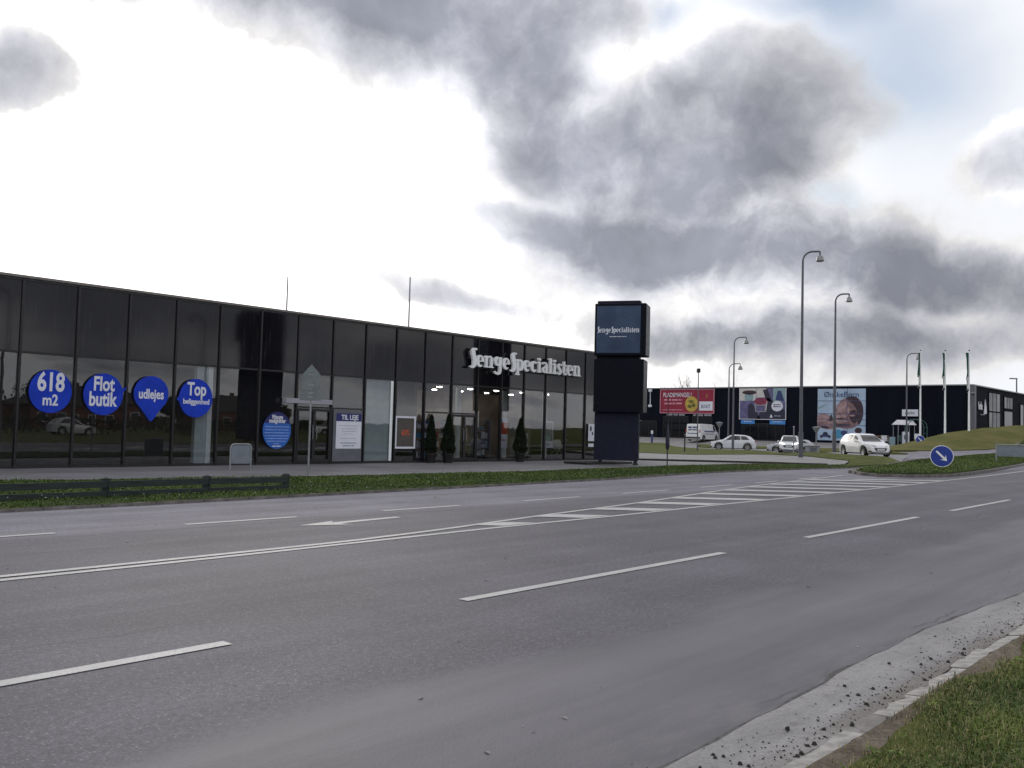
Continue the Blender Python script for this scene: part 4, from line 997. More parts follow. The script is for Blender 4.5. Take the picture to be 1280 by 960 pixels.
def hoop(x, y, rz, w, h, lab):
    e = thing('hoop_board', lab, 'sign', (x, y, 0), rz)
    pts = [(-w/2, 0, -.1), (-w/2, 0, h-.12)] + [(-w/2+.12-.12*math.cos(a), 0, h-.12+.12*math.sin(a)) for a in (.5, 1.05, 1.57)] + [(w/2-.12+.12*math.sin(a), 0, h-.12+.12*math.cos(a)) for a in (0, .5, 1.05)] + [(w/2, 0, h-.12), (w/2, 0, -.1)]
    MB().tube(pts, .028, 10).obj('tube_frame', 'galvanised_steel', e, 40)
    P_ = MB(); rotprism(P_, [(-w/2+.03, .22), (w/2-.03, .22), (w/2-.03, h-.1), (w/2-.1, h-.035), (-w/2+.1, h-.035), (-w/2+.03, h-.1)], -.012, .012).obj('panel', 'barrier_panel_grey', e)
hoop(15.57, 25.7, rad(-5), .70, .84, 'grey panel in a rounded steel hoop frame standing on the car park')
e = thing('folded_flag_pole', 'thin black pole with dark rolled cloth beside the pylon', 'flagpole', (35.9, 22.6, 0))
MB().tube([(0,0,0),(0,0,3.35)], [.028,.018], 8).obj('pole', 'black_plastic', e, 40)
MB().lathe([(.03,.75),(.085,.85),(.10,1.2),(.075,1.5),(.05,1.8),(.025,2.0)], 10).obj('rolled_cloth', 'dark_print', e, 50)

# ------------------------------------------------------------------ street lamps
def lamp(x, y, h, rz, lab, arm=.85, r0=.085, mat='lamp_post_grey', s=1.0, group='curved-arm street lamps along the road'):
    e = thing('street_lamp', lab, 'street lamp', (x, y, zt(x, y)), rz, group)
    pts = [(0,0,-.2),(0,0,1.2),(0,0,h-.75)] + [(.62-.62*math.cos(a), 0, h-.75+.62*math.sin(a)) for a in [i*math.pi/12 for i in range(1, 7)]] + [(arm+.25, 0, h-.11), (arm+.30, 0, h-.14), (arm+.30, 0, h-.3)]
    rs = [r0*1.25, r0*1.2, r0*.72] + [r0*.62]*6 + [r0*.6]*3
    MB().tube(pts, rs, 10).obj('pole', mat, e, 40)
    MB().tube([(0,0,-.2),(0,0,1.6)], r0*1.5, 12).obj('base_sleeve', mat, e, 40)
    hd = MB().lathe([(.04,.34),(.08,.32),(.15,.26),(.21,.14),(.245,0),(.26,-.03),(.25,-.05),(.0,-.05)], 18, (arm+.30, 0, h-.66)).obj('lamp_head', 'lamp_head_grey', e, 40)
    MB().lathe([(.0,-.10),(.16,-.09),(.24,-.052)], 16, (arm+.30, 0, h-.66)).obj('lens', 'lamp_lens', hd, 40)
    return e
RT = math.atan2(-.742, .67)
lamp(52.2, 23.45, 12.78, RT, 'nearest and tallest curved street lamp, on the verge left of the white hatchback', arm=.75, r0=.095)
lamp(67.6, 27.7, 12.35, RT, 'second tallest curved street lamp, just behind the white hatchback', arm=.75, r0=.10)
lamp(77.2, 41.4, 10.9, RT, 'curved street lamp in front of the white crossover', r0=.08)
lamp(84.3, 45.75, 9.0, RT+math.pi*0, 'shortest curved street lamp, directly left of the lamp before the crossover', r0=.075)
lamp(95.2, 31.5, 9.5, RT, 'curved street lamp before the plain black wall left of the flagpoles', r0=.08)
e = thing('street_lamp', 'angled square-head lamp post rising beyond the grass mound at far right', 'street lamp', (134.1, 30.2, 1.0), RT+math.pi)
MB().tube([(0,0,-2),(0,0,9.0)], [.12,.08], 8).obj('pole', 'lamp_post_grey', e, 40); MB().box((-.05,-.12,8.85),(.95,.12,9.02)).obj('lamp_head', 'lamp_head_grey', e).rotation_euler = (0, 0, 0)
e = thing('floodlight_pole', 'thin pole topped with a small black floodlight before the red billboard', 'floodlight', (65.9, 38.6, .1), RT)
MB().tube([(0,0,-.1),(0,0,6.55)], [.055,.04], 8).obj('pole', 'lamp_post_grey', e, 40); MB().box((-.14,-.18,6.5),(.14,.16,6.85)).obj('floodlight_head', 'black_plastic', e, bevel=.03)
for (x, y, h, lab) in ((22, -9, 10.2, 'street lamp on the near side of the road mirrored at the left of the glass'), (38, -11.5, 10.3, 'street lamp on the near side of the road mirrored beside the pillar')):
    lamp(x, y, h, math.pi, lab, r0=.11)

# ------------------------------------------------------------------ flagpoles
def wavy(h0, h1, w, mat, parent, ph=0, name='flag'):
    n = 16; vs = []; 
    for i in range(n+1):
        z = h0+(h1-h0)*i/n
        for j in range(5):
            u = j/4; fold = .07*math.sin(u*5+i*.55+ph); ww = w*(.55+.25*math.sin(i*.4+ph)); vs.append((.05+u*ww*.8, fold*1.6*u, z-.25*u*(1-i/n)))
    return MB().add(vs, [(i*5+j, i*5+j+1, (i+1)*5+j+1, (i+1)*5+j) for i in range(n) for j in range(4)]).obj(name, mat, parent, 60)
for k, (x, y, h, lab) in enumerate(((93.9, 29.75, 9.2, 'white flagpole with hanging narrow flag, left of three'), (91.4, 26.7, 7.8, 'white flagpole with hanging narrow flag, middle of three'), (90.7, 24.4, 7.3, 'white flagpole with hanging narrow flag, right of three by the building corner'))):
    z0 = zt(x, y); e = thing('flagpole', lab, 'flagpole', (x, y, z0), RT+math.pi, 'three white flagpoles before the far store')
    H = [10.35, 10.02, 9.89][k]-z0
    MB().tube([(0,0,-.2),(0,0,H)], [.10,.05], 10).obj('pole', 'sign_white', e, 40); MB().lathe([(.0,.14),(.07,.09),(.07,.03),(.03,0)], 10, (0,0,H)).obj('finial', 'black_plastic', e, 40)
    wavy(H-2.4, H-.15, .45, 'flag_cloth_green', e, k); wavy(H-3.5, H-2.42, .4, 'flag_cloth_white', e, k+1, 'flag_lower_band'); MB().box((.02,-.06,H-3.72),(.22,.06,H-3.56)).obj('flag_weight', 'black_plastic', e)
for (x, y, h, lab) in ((34.0, 51.2, 11.2, 'slim bare flagpole rising behind the roof, the left and shorter-looking one'), (39.5, 45.15, 11.4, 'slim bare flagpole rising behind the roof, the right one')):
    e = thing('flagpole', lab, 'flagpole', (x, y, 0), 0, 'bare poles behind the showroom')
    MB().tube([(0,0,0),(0,0,h)], [.10,.045], 10).obj('pole', 'galvanised_steel', e, 40); MB().lathe([(.0,.1),(.05,.05),(.03,0)], 8, (0,0,h)).obj('finial', 'galvanised_steel', e, 40)

# ------------------------------------------------------------------ cars
def interp(tab, x):
    if x <= tab[0][0]: return tab[0][1]
    for (a, fa), (b, fb) in zip(tab[:-1], tab[1:]):
        if x <= b: t_ = (x-a)/(b-a); t_ = t_*t_*(3-2*t_)*.5 + t_*.5; return fa+(fb-fa)*t_
    return tab[-1][1]
def car(lab, x, y, rz, L, W, H, belt, roof, plan, cowl, ws_top, rw_top, rw_bot, wheels, paint, R_=.31, windows=(), lit=False, name='parked_car', cat='car', group='parked and passing cars', roofw=.74, z=None, pillars=True, print_=None):
    e = thing(name, lab, cat, (x, y, (zt(x, y) if z is None else z)+.01), rz, group)
    sill0 = .20
    def sill(xx):
        s = sill0
        for wx in wheels:
            d = abs(xx-wx)
            if d < R_+.06: s = max(s, R_+math.sqrt(max((R_+.06)**2-d*d, 0)))
        return s
    xs = sorted(set([round(-L/2+L*i/64, 4) for i in range(65)]))
    def ring(xx):
        b, rf, w, s = interp(belt, xx), interp(roof, xx), interp(plan, xx)*W/2, sill(xx)
        g = min(max((rf-b)/.35, 0), 1); wr = w*(.90*(1-g)+roofw*g); rf = max(rf, b+.015)
        mid = max(s+.05, b*.62)
        half = [(w*.86, s), (w*.975, s+.03), (w, max(mid, s+.06)), (w*.985, max(b-.10, s+.09)), (w*.95, max(b, s+.10)), (wr*1.0, max(rf-.05*g-.008, s+.105)), (wr*.86, max(rf, s+.11)), (wr*.45, max(rf+.012, s+.112))]
        return half
    m = MB(); K = 8
    for xx in xs:
        hf = ring(xx); m.v += [(xx, -y_, z_) for y_, z_ in hf] + [(xx, y_, z_) for y_, z_ in hf[::-1]]
    n = 2*K
    for i in range(len(xs)-1):
        for k in range(n): m.f.append((i*n+k, i*n+(k+1) % n, (i+1)*n+(k+1) % n, (i+1)*n+k))
    m.f += [tuple(range(n-1, -1, -1)), tuple(range((len(xs)-1)*n, len(xs)*n))]
    m.obj('body', paint, e, 38)
    MB().box((-L/2+.25, -W*.40, .16), (L/2-.25, W*.40, .30)).obj('underbody', 'black_plastic', e)
    def side(xx, t_):
        h = ring(xx); (y0, z0), (y1, z1) = h[4], h[5]; return y0+(y1-y0)*t_, z0+(z1-z0)*t_
    for (a0, a1, b0, b1) in windows:      # bottom x range, top x range
        for sg_ in (-1, 1):
            q_ = MB(); N = 6
            for i in range(N+1):
                for j, t_ in enumerate((.10, .5, .90)):
                    xa = a0+(a1-a0)*i/N; xb = b0+(b1-b0)*i/N; xx = xa+(xb-xa)*(j/2); yy, zz_ = side(xx, t_); q_.v.append((xx, sg_*(yy+.012), zz_))
            q_.f = [(i*3+j, (i+1)*3+j, (i+1)*3+j+1, i*3+j+1) for i in range(N) for j in range(2)]; q_.obj('side_window', 'car_glass', e)
    def screen(nm, xa, xb):
        q_ = MB(); N = 8
        for i in range(N+1):
            xx = xa+(xb-xa)*i/N; h = ring(xx); w = h[6][0]*.97
            for j in range(7):
                u = -1+j/3; zz_ = (h[7][1] if abs(u) < .5 else h[7][1]+(h[6][1]-h[7][1])*(abs(u)-.5)/.5); q_.v.append((xx+(.02 if xb > 0 else -.02), u*w, zz_+.012))
        q_.f = [(i*7+j, (i+1)*7+j, (i+1)*7+j+1, i*7+j+1) for i in range(N) for j in range(6)]; q_.obj(nm, 'car_glass', e, 60)
    screen('windscreen', cowl, ws_top)
    if rw_top is not None: screen('rear_window', rw_top, rw_bot)
    for wx in wheels:
        for sg_ in (-1, 1):
            w = bpy.data.objects.new('wheel', None); C.objects.link(w); w.parent = e; w.location = (wx, sg_*(W/2-.12), R_)
            MB().lathe([(R_*.66,-.10),(R_*.95,-.10),(R_,-.06),(R_,.06),(R_*.95,.10),(R_*.66,.10),(R_*.62,.02),(R_*.62,-.02),(R_*.66,-.10)], 26, axis='y', caps=False).obj('tyre', 'tyre_rubber', w, 40)
            rm = MB().lathe([(R_*.18, sg_*.03),(R_*.18, sg_*.085),(.01, sg_*.09)], 12, axis='y')
            for k in range(5):
                a = k*2*math.pi/5; c_, s_ = math.cos(a), math.sin(a)
                rm.add([(c_*.04-s_*.035, sg_*.07, s_*.04+c_*.035), (c_*.04+s_*.035, sg_*.07, s_*.04-c_*.035), (c_*R_*.62+s_*.055, sg_*.085, s_*R_*.62-c_*.055), (c_*R_*.62-s_*.055, sg_*.085, s_*R_*.62+c_*.055)], [(0,1,2,3)])
            rm.lathe([(R_*.58, sg_*.02),(R_*.60, sg_*.092),(R_*.67, sg_*.102)], 22, axis='y', caps=False); rm.obj('rim', 'rim_metal', w)
    return e, ring
def front_kit(e, ring, L, W, zg, lit=False, grille_w=.42, plate=True, lz=.62):
    xf = L/2
    hl = 'headlight_lit' if lit else 'headlight_glass'
    for s in (-1, 1):
        q_ = MB()
        for i in range(5):
            xx = xf-.02-.42*i/4; y_ = ring(xx)[3][0]*(.62+.36*i/4); q_.v += [(xx+.04-.01*i, s*y_, lz-.02+.03*i), (xx+.025-.01*i, s*y_, lz+.10+.02*i)]
        q_.f = [(2*i, 2*i+2, 2*i+3, 2*i+1) for i in range(4)]; q_.obj('headlight', hl, e)
    k = MB(); rotp = [(-grille_w, lz-.06), (grille_w, lz-.06), (grille_w*.75, lz-.26), (-grille_w*.75, lz-.26)]
    k.add([(xf+.015, y_, z_) for y_, z_ in rotp] + [(xf-.05, y_, z_) for y_, z_ in rotp], [(0,1,2,3),(4,7,6,5),(0,4,5,1),(1,5,6,2),(2,6,7,3),(3,7,4,0)]); k.obj('grille', 'black_plastic', e)
    MB().box((xf-.03, -.62, .22), (xf+.012, .62, .30)).obj('lower_grille', 'black_plastic', e)
    MB().box((xf+.016, -.26, lz-.22), (xf+.03, .26, lz-.11)).obj('number_plate', 'number_plate', e)
    for s in (-1, 1): MB().box((xf-.10, s*.70-.09, .30), (xf-.005, s*.70+.09, .38)).obj('fog_lamp_recess', 'black_plastic', e)
def mirrors(e, x_, y_, z_, mat):
    for s in (-1, 1): MB().lathe([(.0,-.09),(.06,-.08),(.085,0),(.06,.08),(0,.09)], 10, (x_, s*y_, z_), 'y').obj('wing_mirror', mat, e, 50)
# white hatchback leaving the roundabout arm
HB = dict(L=3.97, W=1.74, H=1.46)
beltH = [(-1.98,.55),(-1.93,.86),(-1.7,.98),(-.9,.965),(.2,.93),(.95,.90),(1.35,.84),(1.75,.72),(1.93,.60),(1.985,.44)]
roofH = [(-1.98,.56),(-1.92,.95),(-1.66,1.30),(-1.35,1.41),(-.6,1.46),(.0,1.43),(.35,1.34),(1.05,.93),(1.4,.85),(1.76,.73),(1.985,.45)]
planH = [(-1.985,.76),(-1.85,.90),(-1.5,.98),(-.6,1.0),(.8,1.0),(1.4,.96),(1.75,.85),(1.93,.70),(1.985,.55)]
e, rg = car('white five-door hatchback facing the camera on the road beside the roundabout', 58.45, 21.95, rad(-131), 3.97, 1.74, 1.46, beltH, roofH, planH, 1.00, .36, -1.50, -1.86, (-1.22, 1.31), 'car_white',
    windows=((-1.42,-.72,-1.20,-.66),(-.64,.10,-.60,-.06),(.16,.86,.0,.30)), name='hatchback')
front_kit(e, rg, 3.97, 1.74, .6); mirrors(e, .62, .93, .96, 'car_white')
for s in (-1, 1):
    q_ = MB().box((-1.93, s*.60-.1, .80), (-1.80, s*.60+.1, .98)); q_.obj('tail_light', 'tail_light_red', e)
for s in (-1, 1): MB().box((.02, s*.877-.004, .80), (.16, s*.877+.004, .82)).obj('door_handle', 'car_white', e)
# white crossover, side on
beltS = [(-2.15,.60),(-2.1,.92),(-1.8,1.02),(0,.97),(1.0,.94),(1.6,.88),(2.0,.76),(2.12,.62),(2.15,.45)]
roofS = [(-2.15,.62),(-2.08,1.0),(-1.55,1.40),(-1.0,1.50),(-.2,1.53),(.25,1.46),(1.1,.98),(1.7,.88),(2.0,.77),(2.15,.46)]
planS = [(-2.15,.80),(-1.9,.94),(-1.4,1.0),(1.3,1.0),(1.8,.90),(2.1,.70),(2.15,.6)]
e, rg = car('white crossover seen side-on behind the grass field, nose to the left', 80.1, 42.9, rad(116), 4.3, 1.78, 1.53, beltS, roofS, planS, 1.05, .28, -1.38, -1.98, (-1.35, 1.36), 'car_white_far', R_=.35,
    windows=((-1.55,-.80,-1.25,-.70),(-.72,.10,-.62,-.05),(.16,.92,.02,.24)), name='crossover_car', z=-.05)
front_kit(e, rg, 4.3, 1.78, .6, lz=.70); mirrors(e, .70, .95, 1.0, 'car_white_far')
for s in (-1, 1): MB().box((-2.13, s*.62-.12, .86), (-1.98, s*.62+.12, .98)).obj('tail_light', 'tail_light_red', e)
# silver car with lit headlights, nose on
e, rg = car('pale car driving head-on with lit headlights left of the nearest lamp post', 77.6, 35.9, rad(-158), 4.3, 1.82, 1.55, beltS, roofS, planS, 1.05, .28, -1.38, -1.98, (-1.35, 1.36), 'car_white_far', R_=.34,
    windows=((-1.55,-.80,-1.25,-.70),(-.72,.10,-.62,-.05),(.16,.92,.02,.24)), name='oncoming_car')
front_kit(e, rg, 4.3, 1.82, .6, lit=True, lz=.74, grille_w=.5); mirrors(e, .70, .97, 1.0, 'car_white_far')
# low car partly behind it
e, rg = car('low silver estate car half hidden behind the oncoming car', 82.0, 37.9, rad(118), 4.3, 1.76, 1.36, beltS, [(a, min(b, 1.34)) for a, b in roofS], planS, 1.05, .28, -1.38, -1.98, (-1.35, 1.36), 'car_silver', R_=.32,
    windows=((-1.55,-.80,-1.25,-.70),(-.72,.10,-.62,-.05),(.16,.92,.02,.24)), name='estate_car', z=-.18)
front_kit(e, rg, 4.3, 1.76, .6)
# delivery van
beltV = [(-2.45,.55),(-2.42,1.15),(-2.3,1.20),(1.0,1.18),(1.7,1.12),(2.2,.98),(2.42,.75),(2.45,.5)]
roofV = [(-2.45,.56),(-2.43,1.80),(-2.3,1.96),(-1.5,2.0),(.6,1.99),(1.0,1.90),(1.75,1.22),(2.2,1.0),(2.42,.76),(2.45,.51)]
planV = [(-2.45,.93),(-2.3,1.0),(1.6,1.0),(2.2,.9),(2.45,.7)]
e, rg = car('white delivery van parked under the red billboard', 93.3, 53.9, rad(2), 4.9, 1.95, 2.0, beltV, roofV, planV, 1.72, 1.04, None, None, (-1.55, 1.5), 'car_white', R_=.33,
    windows=((.75,1.45,.68,1.02),), name='delivery_van', cat='van', roofw=.88)
front_kit(e, rg, 4.9, 1.95, .6, lz=.75); mirrors(e, 1.45, 1.05, 1.2, 'black_plastic')
for s in (-1, 1):
    g_ = thing_part('side_print', (0, 0, 0)); g_.parent = e; g_.matrix_local = Matrix(((-s*-1,0,0,-.6),(0,0,s,s*.987),(0,1,0,1.15),(0,0,0,1)))
    dashes(-1.5, .9, .0, .16, .004, 'navy_print', g_, 3); dashes(-1.4, .7, -.30, .08, .004, 'navy_print', g_, 4)
MB().box((-2.47,-.7,.85),(-2.455,.7,.93)).obj('rear_print', 'navy_print', e); g_ = bpy.data.objects.new('rear_sign', None); C.objects.link(g_); g_.parent = e; g_.matrix_local = Matrix(((0,0,-1,-2.46),(-1,0,0,0),(0,1,0,1.35),(0,0,0,1)))
dashes(-.6, .6, .25, .20, .004, 'navy_print', g_, 8); dashes(-.6, .6, -.05, .14, .004, 'navy_print', g_, 9)
for s in (-1, 1): MB().box((-2.48, s*.90-.05, .95), (-2.44, s*.90+.05, 1.35)).obj('tail_light', 'tail_light_red', e)
MB().box((-2.55,-.93,.30),(-2.44,.93,.48)).obj('rear_bumper', 'black_plastic', e)

# ------------------------------------------------------------------ keep-right signs, barrier, boards, bollards
def arrow_sign(x, y, d, zc, rz, lab):
    z0 = zt(x, y)+.15; e = thing('keep_right_sign', lab, 'sign', (x, y, z0), rz, 'round blue arrow signs')
    # local frame: sign faces -y; x to the right
    R_ = d/2; zc -= z0
    def disc(r_, y0, y1, mat, nm, pts=None):
        k = MB(); rotprism(k, pts or ell(0, zc, r_, r_, 36), y0, y1); return k.obj(nm, mat, e)
    disc(R_, -.05, -.035, 'sign_white', 'white_rim'); disc(R_*.94, -.056, -.0505, 'sign_blue', 'blue_face')
    c_ = math.cos(rad(-45)); s_ = math.sin(rad(-45)); ar = [(-.62,-.085),(.12,-.085),(.12,-.36),(.66,0),(.12,.36),(.12,.085),(-.62,.085)]
    ar = [(-.66,-.09),(.30,-.09),(.12,-.34),(.62,0),(.12,.34),(.30,.09),(-.66,.09)]
    disc(0, -.062, -.0565, 'sign_white', 'arrow', [((u*c_-v*s_)*R_, zc+(u*s_+v*c_)*R_) for u, v in ar])
    MB().tube([(0,0,-.15),(0,0,zc+R_*.5)], .038, 10).obj('post', 'galvanised_steel', e, 40)
    return e
arrow_sign(46.9, 13.85, 1.06, .76, rad(-67), 'large round blue keep-right arrow sign on the near grass island')
arrow_sign(83.6, 26.5, .72, 1.50, rad(-67), 'smaller distant round blue arrow sign at the foot of the mound')
e = thing('pedestrian_barrier', 'grey tubular barrier with solid panel at the right edge on the island', 'barrier', (64.0, 15.6, .17), rad(-58))
L_ = 4.2; z0 = zt(64, 15.6)+.0
f_ = MB()
for x_ in (0, 1.75, 3.5): MB().tube([(x_,0,-.2),(x_,0,1.15)], .035, 8).obj('post', 'galvanised_steel', e, 40)
MB().tube([(0,0,1.17),(3.5,0,1.17)], .035, 8).obj('top_rail', 'galvanised_steel', e, 40)
for x_ in (0, 1.75): MB().box((x_+.05,-.012,.42),(x_+1.70,.012,1.10)).obj('panel', 'barrier_panel_grey', e)
e = thing('utility_box', 'squat grey cabinet on the grass left of the second lamp', 'cabinet', (76.5, 33.3, zt(76.5, 33.3)+.1), RT)
MB().box((-.55,-.25,0),(.55,.25,.55)).obj('cabinet', 'coffee_grey', e, bevel=.04); MB().box((-.6,-.3,.551),(.6,.3,.60)).obj('lid', 'corner_grey', e); MB().box((-.3,-.262,.08),(.3,-.251,.45)).obj('door_panel', 'corner_grey', e)
def tlight(x, y, h, lab):
    e = thing('path_light', lab, 'lamp', (x, y, zt(x, y)+.08), RT, 'funnel-topped path lights')
    MB().tube([(0,0,-.1),(0,0,h)], .05, 8).obj('pole', 'coffee_grey', e, 40); MB().lathe([(.06,-.5),(.12,-.45),(.38,0),(.40,.04),(0,.10)], 14, (0,0,h)).obj('funnel_head', 'coffee_grey', e, 40)
tlight(85.4, 36.8, 2.3, 'funnel-topped path light at the left edge of the baby billboard'); tlight(84.5, 46.9, 2.6, 'funnel-topped path light between the red and the paint billboards')
for k, (x, y, h, lab) in enumerate(((60.6, 36.6, 1.3, 'short dark bollard post on the grass under the van'), (71.4, 32.7, 2.2, 'thin grey marker post left of the nearest lamp foot'), (88.9, 58.1, 1.05, 'white-topped small bollard at the forecourt edge'))):
    e = thing('marker_post', lab, 'post', (x, y, zt(x, y)+.05), group='small posts on the field')
    MB().tube([(0,0,-.1),(0,0,h)], .055 if k != 2 else .12, 8).obj('post', ['black_plastic', 'coffee_grey', 'navy_print'][k], e, 40); MB().lathe([(.0,.1),(.07,.06),(.08,0)] if k != 2 else [(.0,.38),(.12,.34),(.15,0)], 8, (0,0,h)).obj('cap', ['black_plastic', 'galvanised_steel', 'white_print'][k], e, 40)

# ------------------------------------------------------------------ far store
XB, ZB = 100.0, 7.15
fb = thing('far_store', 'long black-clad retail building across the field with big billboards', 'building', (XB, 26.6, 0))
def fp(mb, name, mat, **k): mb.v = [(x-XB, y-26.6, z) for x, y, z in mb.v]; return mb.obj(name, mat, fb, **k)
fp(MB().box((XB, 26.95, -.5), (XB+.3, 110, ZB)), 'front_wall', 'dark_cladding'); fp(MB().box((XB+.35, 26.6, -.5), (XB+95, 26.9, ZB)), 'side_wall', 'dark_cladding')
fp(MB().box((XB, 110.01, -.5), (XB+95, 110.3, ZB)), 'side_wall', 'dark_cladding'); fp(MB().box((XB+95.01, 26.6, -.5), (XB+95.3, 110.3, ZB)), 'rear_wall', 'dark_cladding')
fp(MB().box((XB-.0, 26.6, ZB+.001), (XB+95.3, 110.3, ZB+.05)), 'roof', 'dark_cladding')
fp(MB().box((XB-.12, 26.45, ZB+.051), (XB+.3, 110.3, ZB+.17)), 'roof_edge', 'galvanised_steel'); fp(MB().box((XB+.301, 26.45, ZB+.051), (XB+95.3, 26.9, ZB+.17)), 'roof_edge', 'galvanised_steel')
fp(MB().box((XB-.25, 26.3, -.5), (XB+.34, 26.94, ZB)), 'corner_column', 'corner_grey')
fp(MB().box((XB-.6, 26.2, 6.35), (XB-.26, 26.9, 6.45)), 'bracket', 'galvanised_steel')
zb = .9
def front_glass(ya, yb, z0, z1, nx, nz, name='shop_window', pane='far_window_glass', X=None):
    w = bpy.data.objects.new(name, None); C.objects.link(w); w.parent = fb; w.location = (-.05, yb-26.6, z0)
    fr = MB(); W_ = yb-ya; H_ = z1-z0; fr.box((-.04, -W_, 0), (.04, 0, .07)); fr.box((-.04, -W_, H_-.07), (.04, 0, H_))
    for i in range(nx+1): fr.box((-.045, -W_*i/nx-.03, .071), (.03, -W_*i/nx+.03, H_-.071))
    fr.obj('frame', 'black_aluminium', w)
    for i in range(nx):
        for j in range(nz): MB().box((-.015, -W_*(i+1)/nx+.04, H_*j/nz+.08), (.01, -W_*i/nx-.04, H_*(j+1)/nz-.06)).obj('pane', pane, w)
front_glass(59.9, 63.6, zb, 3.65, 3, 3); front_glass(56.5, 59.3, zb, 3.65, 2, 3); front_glass(64.6, 69.5, zb, 3.0, 4, 1); front_glass(46.9, 52.4, zb, 2.9, 5, 1)
for yc, w in ((57.9, 2.6), (61.7, 2.8)):
    e = bpy.data.objects.new('shop_lettering', None); C.objects.link(e); e.parent = fb; m4 = WALL_W.to_4x4(); m4.translation = (-.06, yc-26.6, 3.83); e.matrix_local = m4; dashes(-w/2, w/2, 0, .26, .01, 'grey_print', e, int(yc))

# side windows of the far store
def side_win(xa, xb, z0, z1, nx, nz, pane='pale_curtain'):
    w = bpy.data.objects.new('window', None); C.objects.link(w); w.parent = fb; w.location = (xa-XB, -.05, z0); W_ = xb-xa; H_ = z1-z0
    fr = MB()
    for i in range(nx+1): fr.box((W_*i/nx-.06, -.03, 0), (W_*i/nx+.06, .04, H_))
    for j in range(nz+1): fr.box((.0, -.025, H_*j/nz-.06), (W_, .035, H_*j/nz+.06))
    fr.obj('frame', 'dark_cladding', w)
    for i in range(nx):
        for j in range(nz): MB().box((W_*i/nx+.08, -.01, H_*j/nz+.08), (W_*(i+1)/nx-.08, .02, H_*(j+1)/nz-.08)).obj('pane', pane if (i+j) % 3 else 'far_window_glass', w)
side_win(106.0, 110.6, 2.6, 6.8, 3, 2); side_win(112.3, 116.0, 5.2, 6.6, 3, 1); side_win(112.3, 116.0, 2.4, 5.0, 1, 1, 'corner_grey'); side_win(119.6, 124, 3.0, 6.0, 3, 1); side_win(128, 134, 3.0, 6.2, 4, 1)
e = thing('store_sign', 'white lettering with a pointed emblem on the far store side wall', 'sign', (103.3, 26.52, 4.9), mat=WALL_S)
text('lede', -.7, -.1, .02, 1.15, 'white_print', e, .75, .02, .05); P('emblem', [(.55,-.55),(1.6,-.5),(1.5,.2),(1.05,1.05),(.8,.1)], 0, .06, 'white_print', e); dashes(-.6, .9, -.62, .10, .02, 'grey_print', e, 2)

def board(name, lab, y_left, y_right, z0, z1, back='sign_white', cat='billboard'):
    e = thing(name, lab, cat, (XB-.12, y_left, z0), mat=WALL_W); w = y_left-y_right; h = z1-z0
    return e, w, h
# red billboard
e, w, h = board('red_billboard', 'wide red billboard headed PLADSMANGEL? with a round yellow badge', 64.0, 56.25, 4.08, 7.02)
P('panel', R4(0,0,w,h), 0, .05, 'red_print', e)
fr = MB(); fr.box((-.06,-.08,0),(w+.06,-.001,.10)); fr.box((-.06,h+.001,0),(w+.06,h+.08,.10)); fr.box((-.08,-.08,-.001),(-.001,h+.08,.098)); fr.box((w+.001,-.08,-.001),(w+.08,h+.08,.098)); fr.obj('frame', 'pink_print', e)
text('PLADSMANGEL?', .38, h-.92, .06, .80, 'white_print', e, .74, .006, align='LEFT')
dashes(.55, 3.25, h-1.28, .22, .055, 'pink_print', e, 1); dashes(.55, 3.25, h-1.75, .22, .055, 'pink_print', e, 2); dashes(.35, 3.3, .36, .11, .055, 'pink_print', e, 3)
P('yellow_badge', ell(4.6, 1.12, .93, .98, 32), .051, .07, 'yellow_print', e)
for k, (u, v, a, b) in enumerate(((4.55,1.50,.42,.12),(4.60,1.28,.36,.07),(4.35,.82,.32,.22),(4.92,.95,.26,.26))): P('badge_print', ell(u, v, a, b, 10, .3), .071, .076, 'olive_print', e)
text('if', 6.75, 1.95, .055, .55, 'yellow_print', e, .8); P('white_block', R4(5.72,.30,7.62,1.45), .051, .06, 'white_print', e); text('BOXIT', 6.62, .62, .062, .62, 'navy_print', e, .72, .006)
# paint billboard
e, w, h = board('paint_billboard', 'violet billboard of paint tins with a white rounded label, above blue plates', 52.66, 46.77, 3.42, 7.12)
P('panel', R4(0,0,w,h), 0, .05, 'violet_print', e)
fr = MB(); fr.box((-.05,-.07,0),(w+.05,-.001,.10)); fr.box((-.07,-.07,-.001),(-.001,h,.098)); fr.box((w+.001,-.07,-.001),(w+.07,h,.098)); fr.obj('frame', 'white_print', e)
pr = lambda nm, pts, k, mat: P(nm, pts, .051+k*.006, .055+k*.006, mat, e)
pr('print', R4(0,h-1.5,2.1,h), 0, 'cream_print'); pr('print', R4(2.15,h-1.1,3.4,h), 0, 'cream_print'); pr('print', R4(4.3,h-1.6,w,h), 0, 'teal_print')
pr('print', ell(1.25,h-.5,.95,.26), 1, 'hair_print'); pr('print', R4(.65,h-1.35,1.75,h-.65), 1, 'teal_print'); pr('print', ell(1.2,h-1.38,.55,.14), 2, 'teal_print')
pr('print', R4(0,.1,.8,h-1.55), 1, 'violet_print'); pr('print', [(1.1,0),(2.7,0),(1.9,1.5),(1.5,1.95),(1.05,1.6)], 2, 'dark_print'); pr('print', [(2.2,0),(w,0),(w,1.0),(3.6,2.6),(2.6,.6)], 2, 'dark_print')
pr('print', [(3.0,h-.2),(3.6,h-.1),(4.2,h-1.6),(3.4,h-1.5)], 2, 'dark_print'); pr('print', [(4.6,h-1.4),(4.9,h-.3),(5.3,h-.3),(5.75,h-1.6)], 2, 'navy_print')
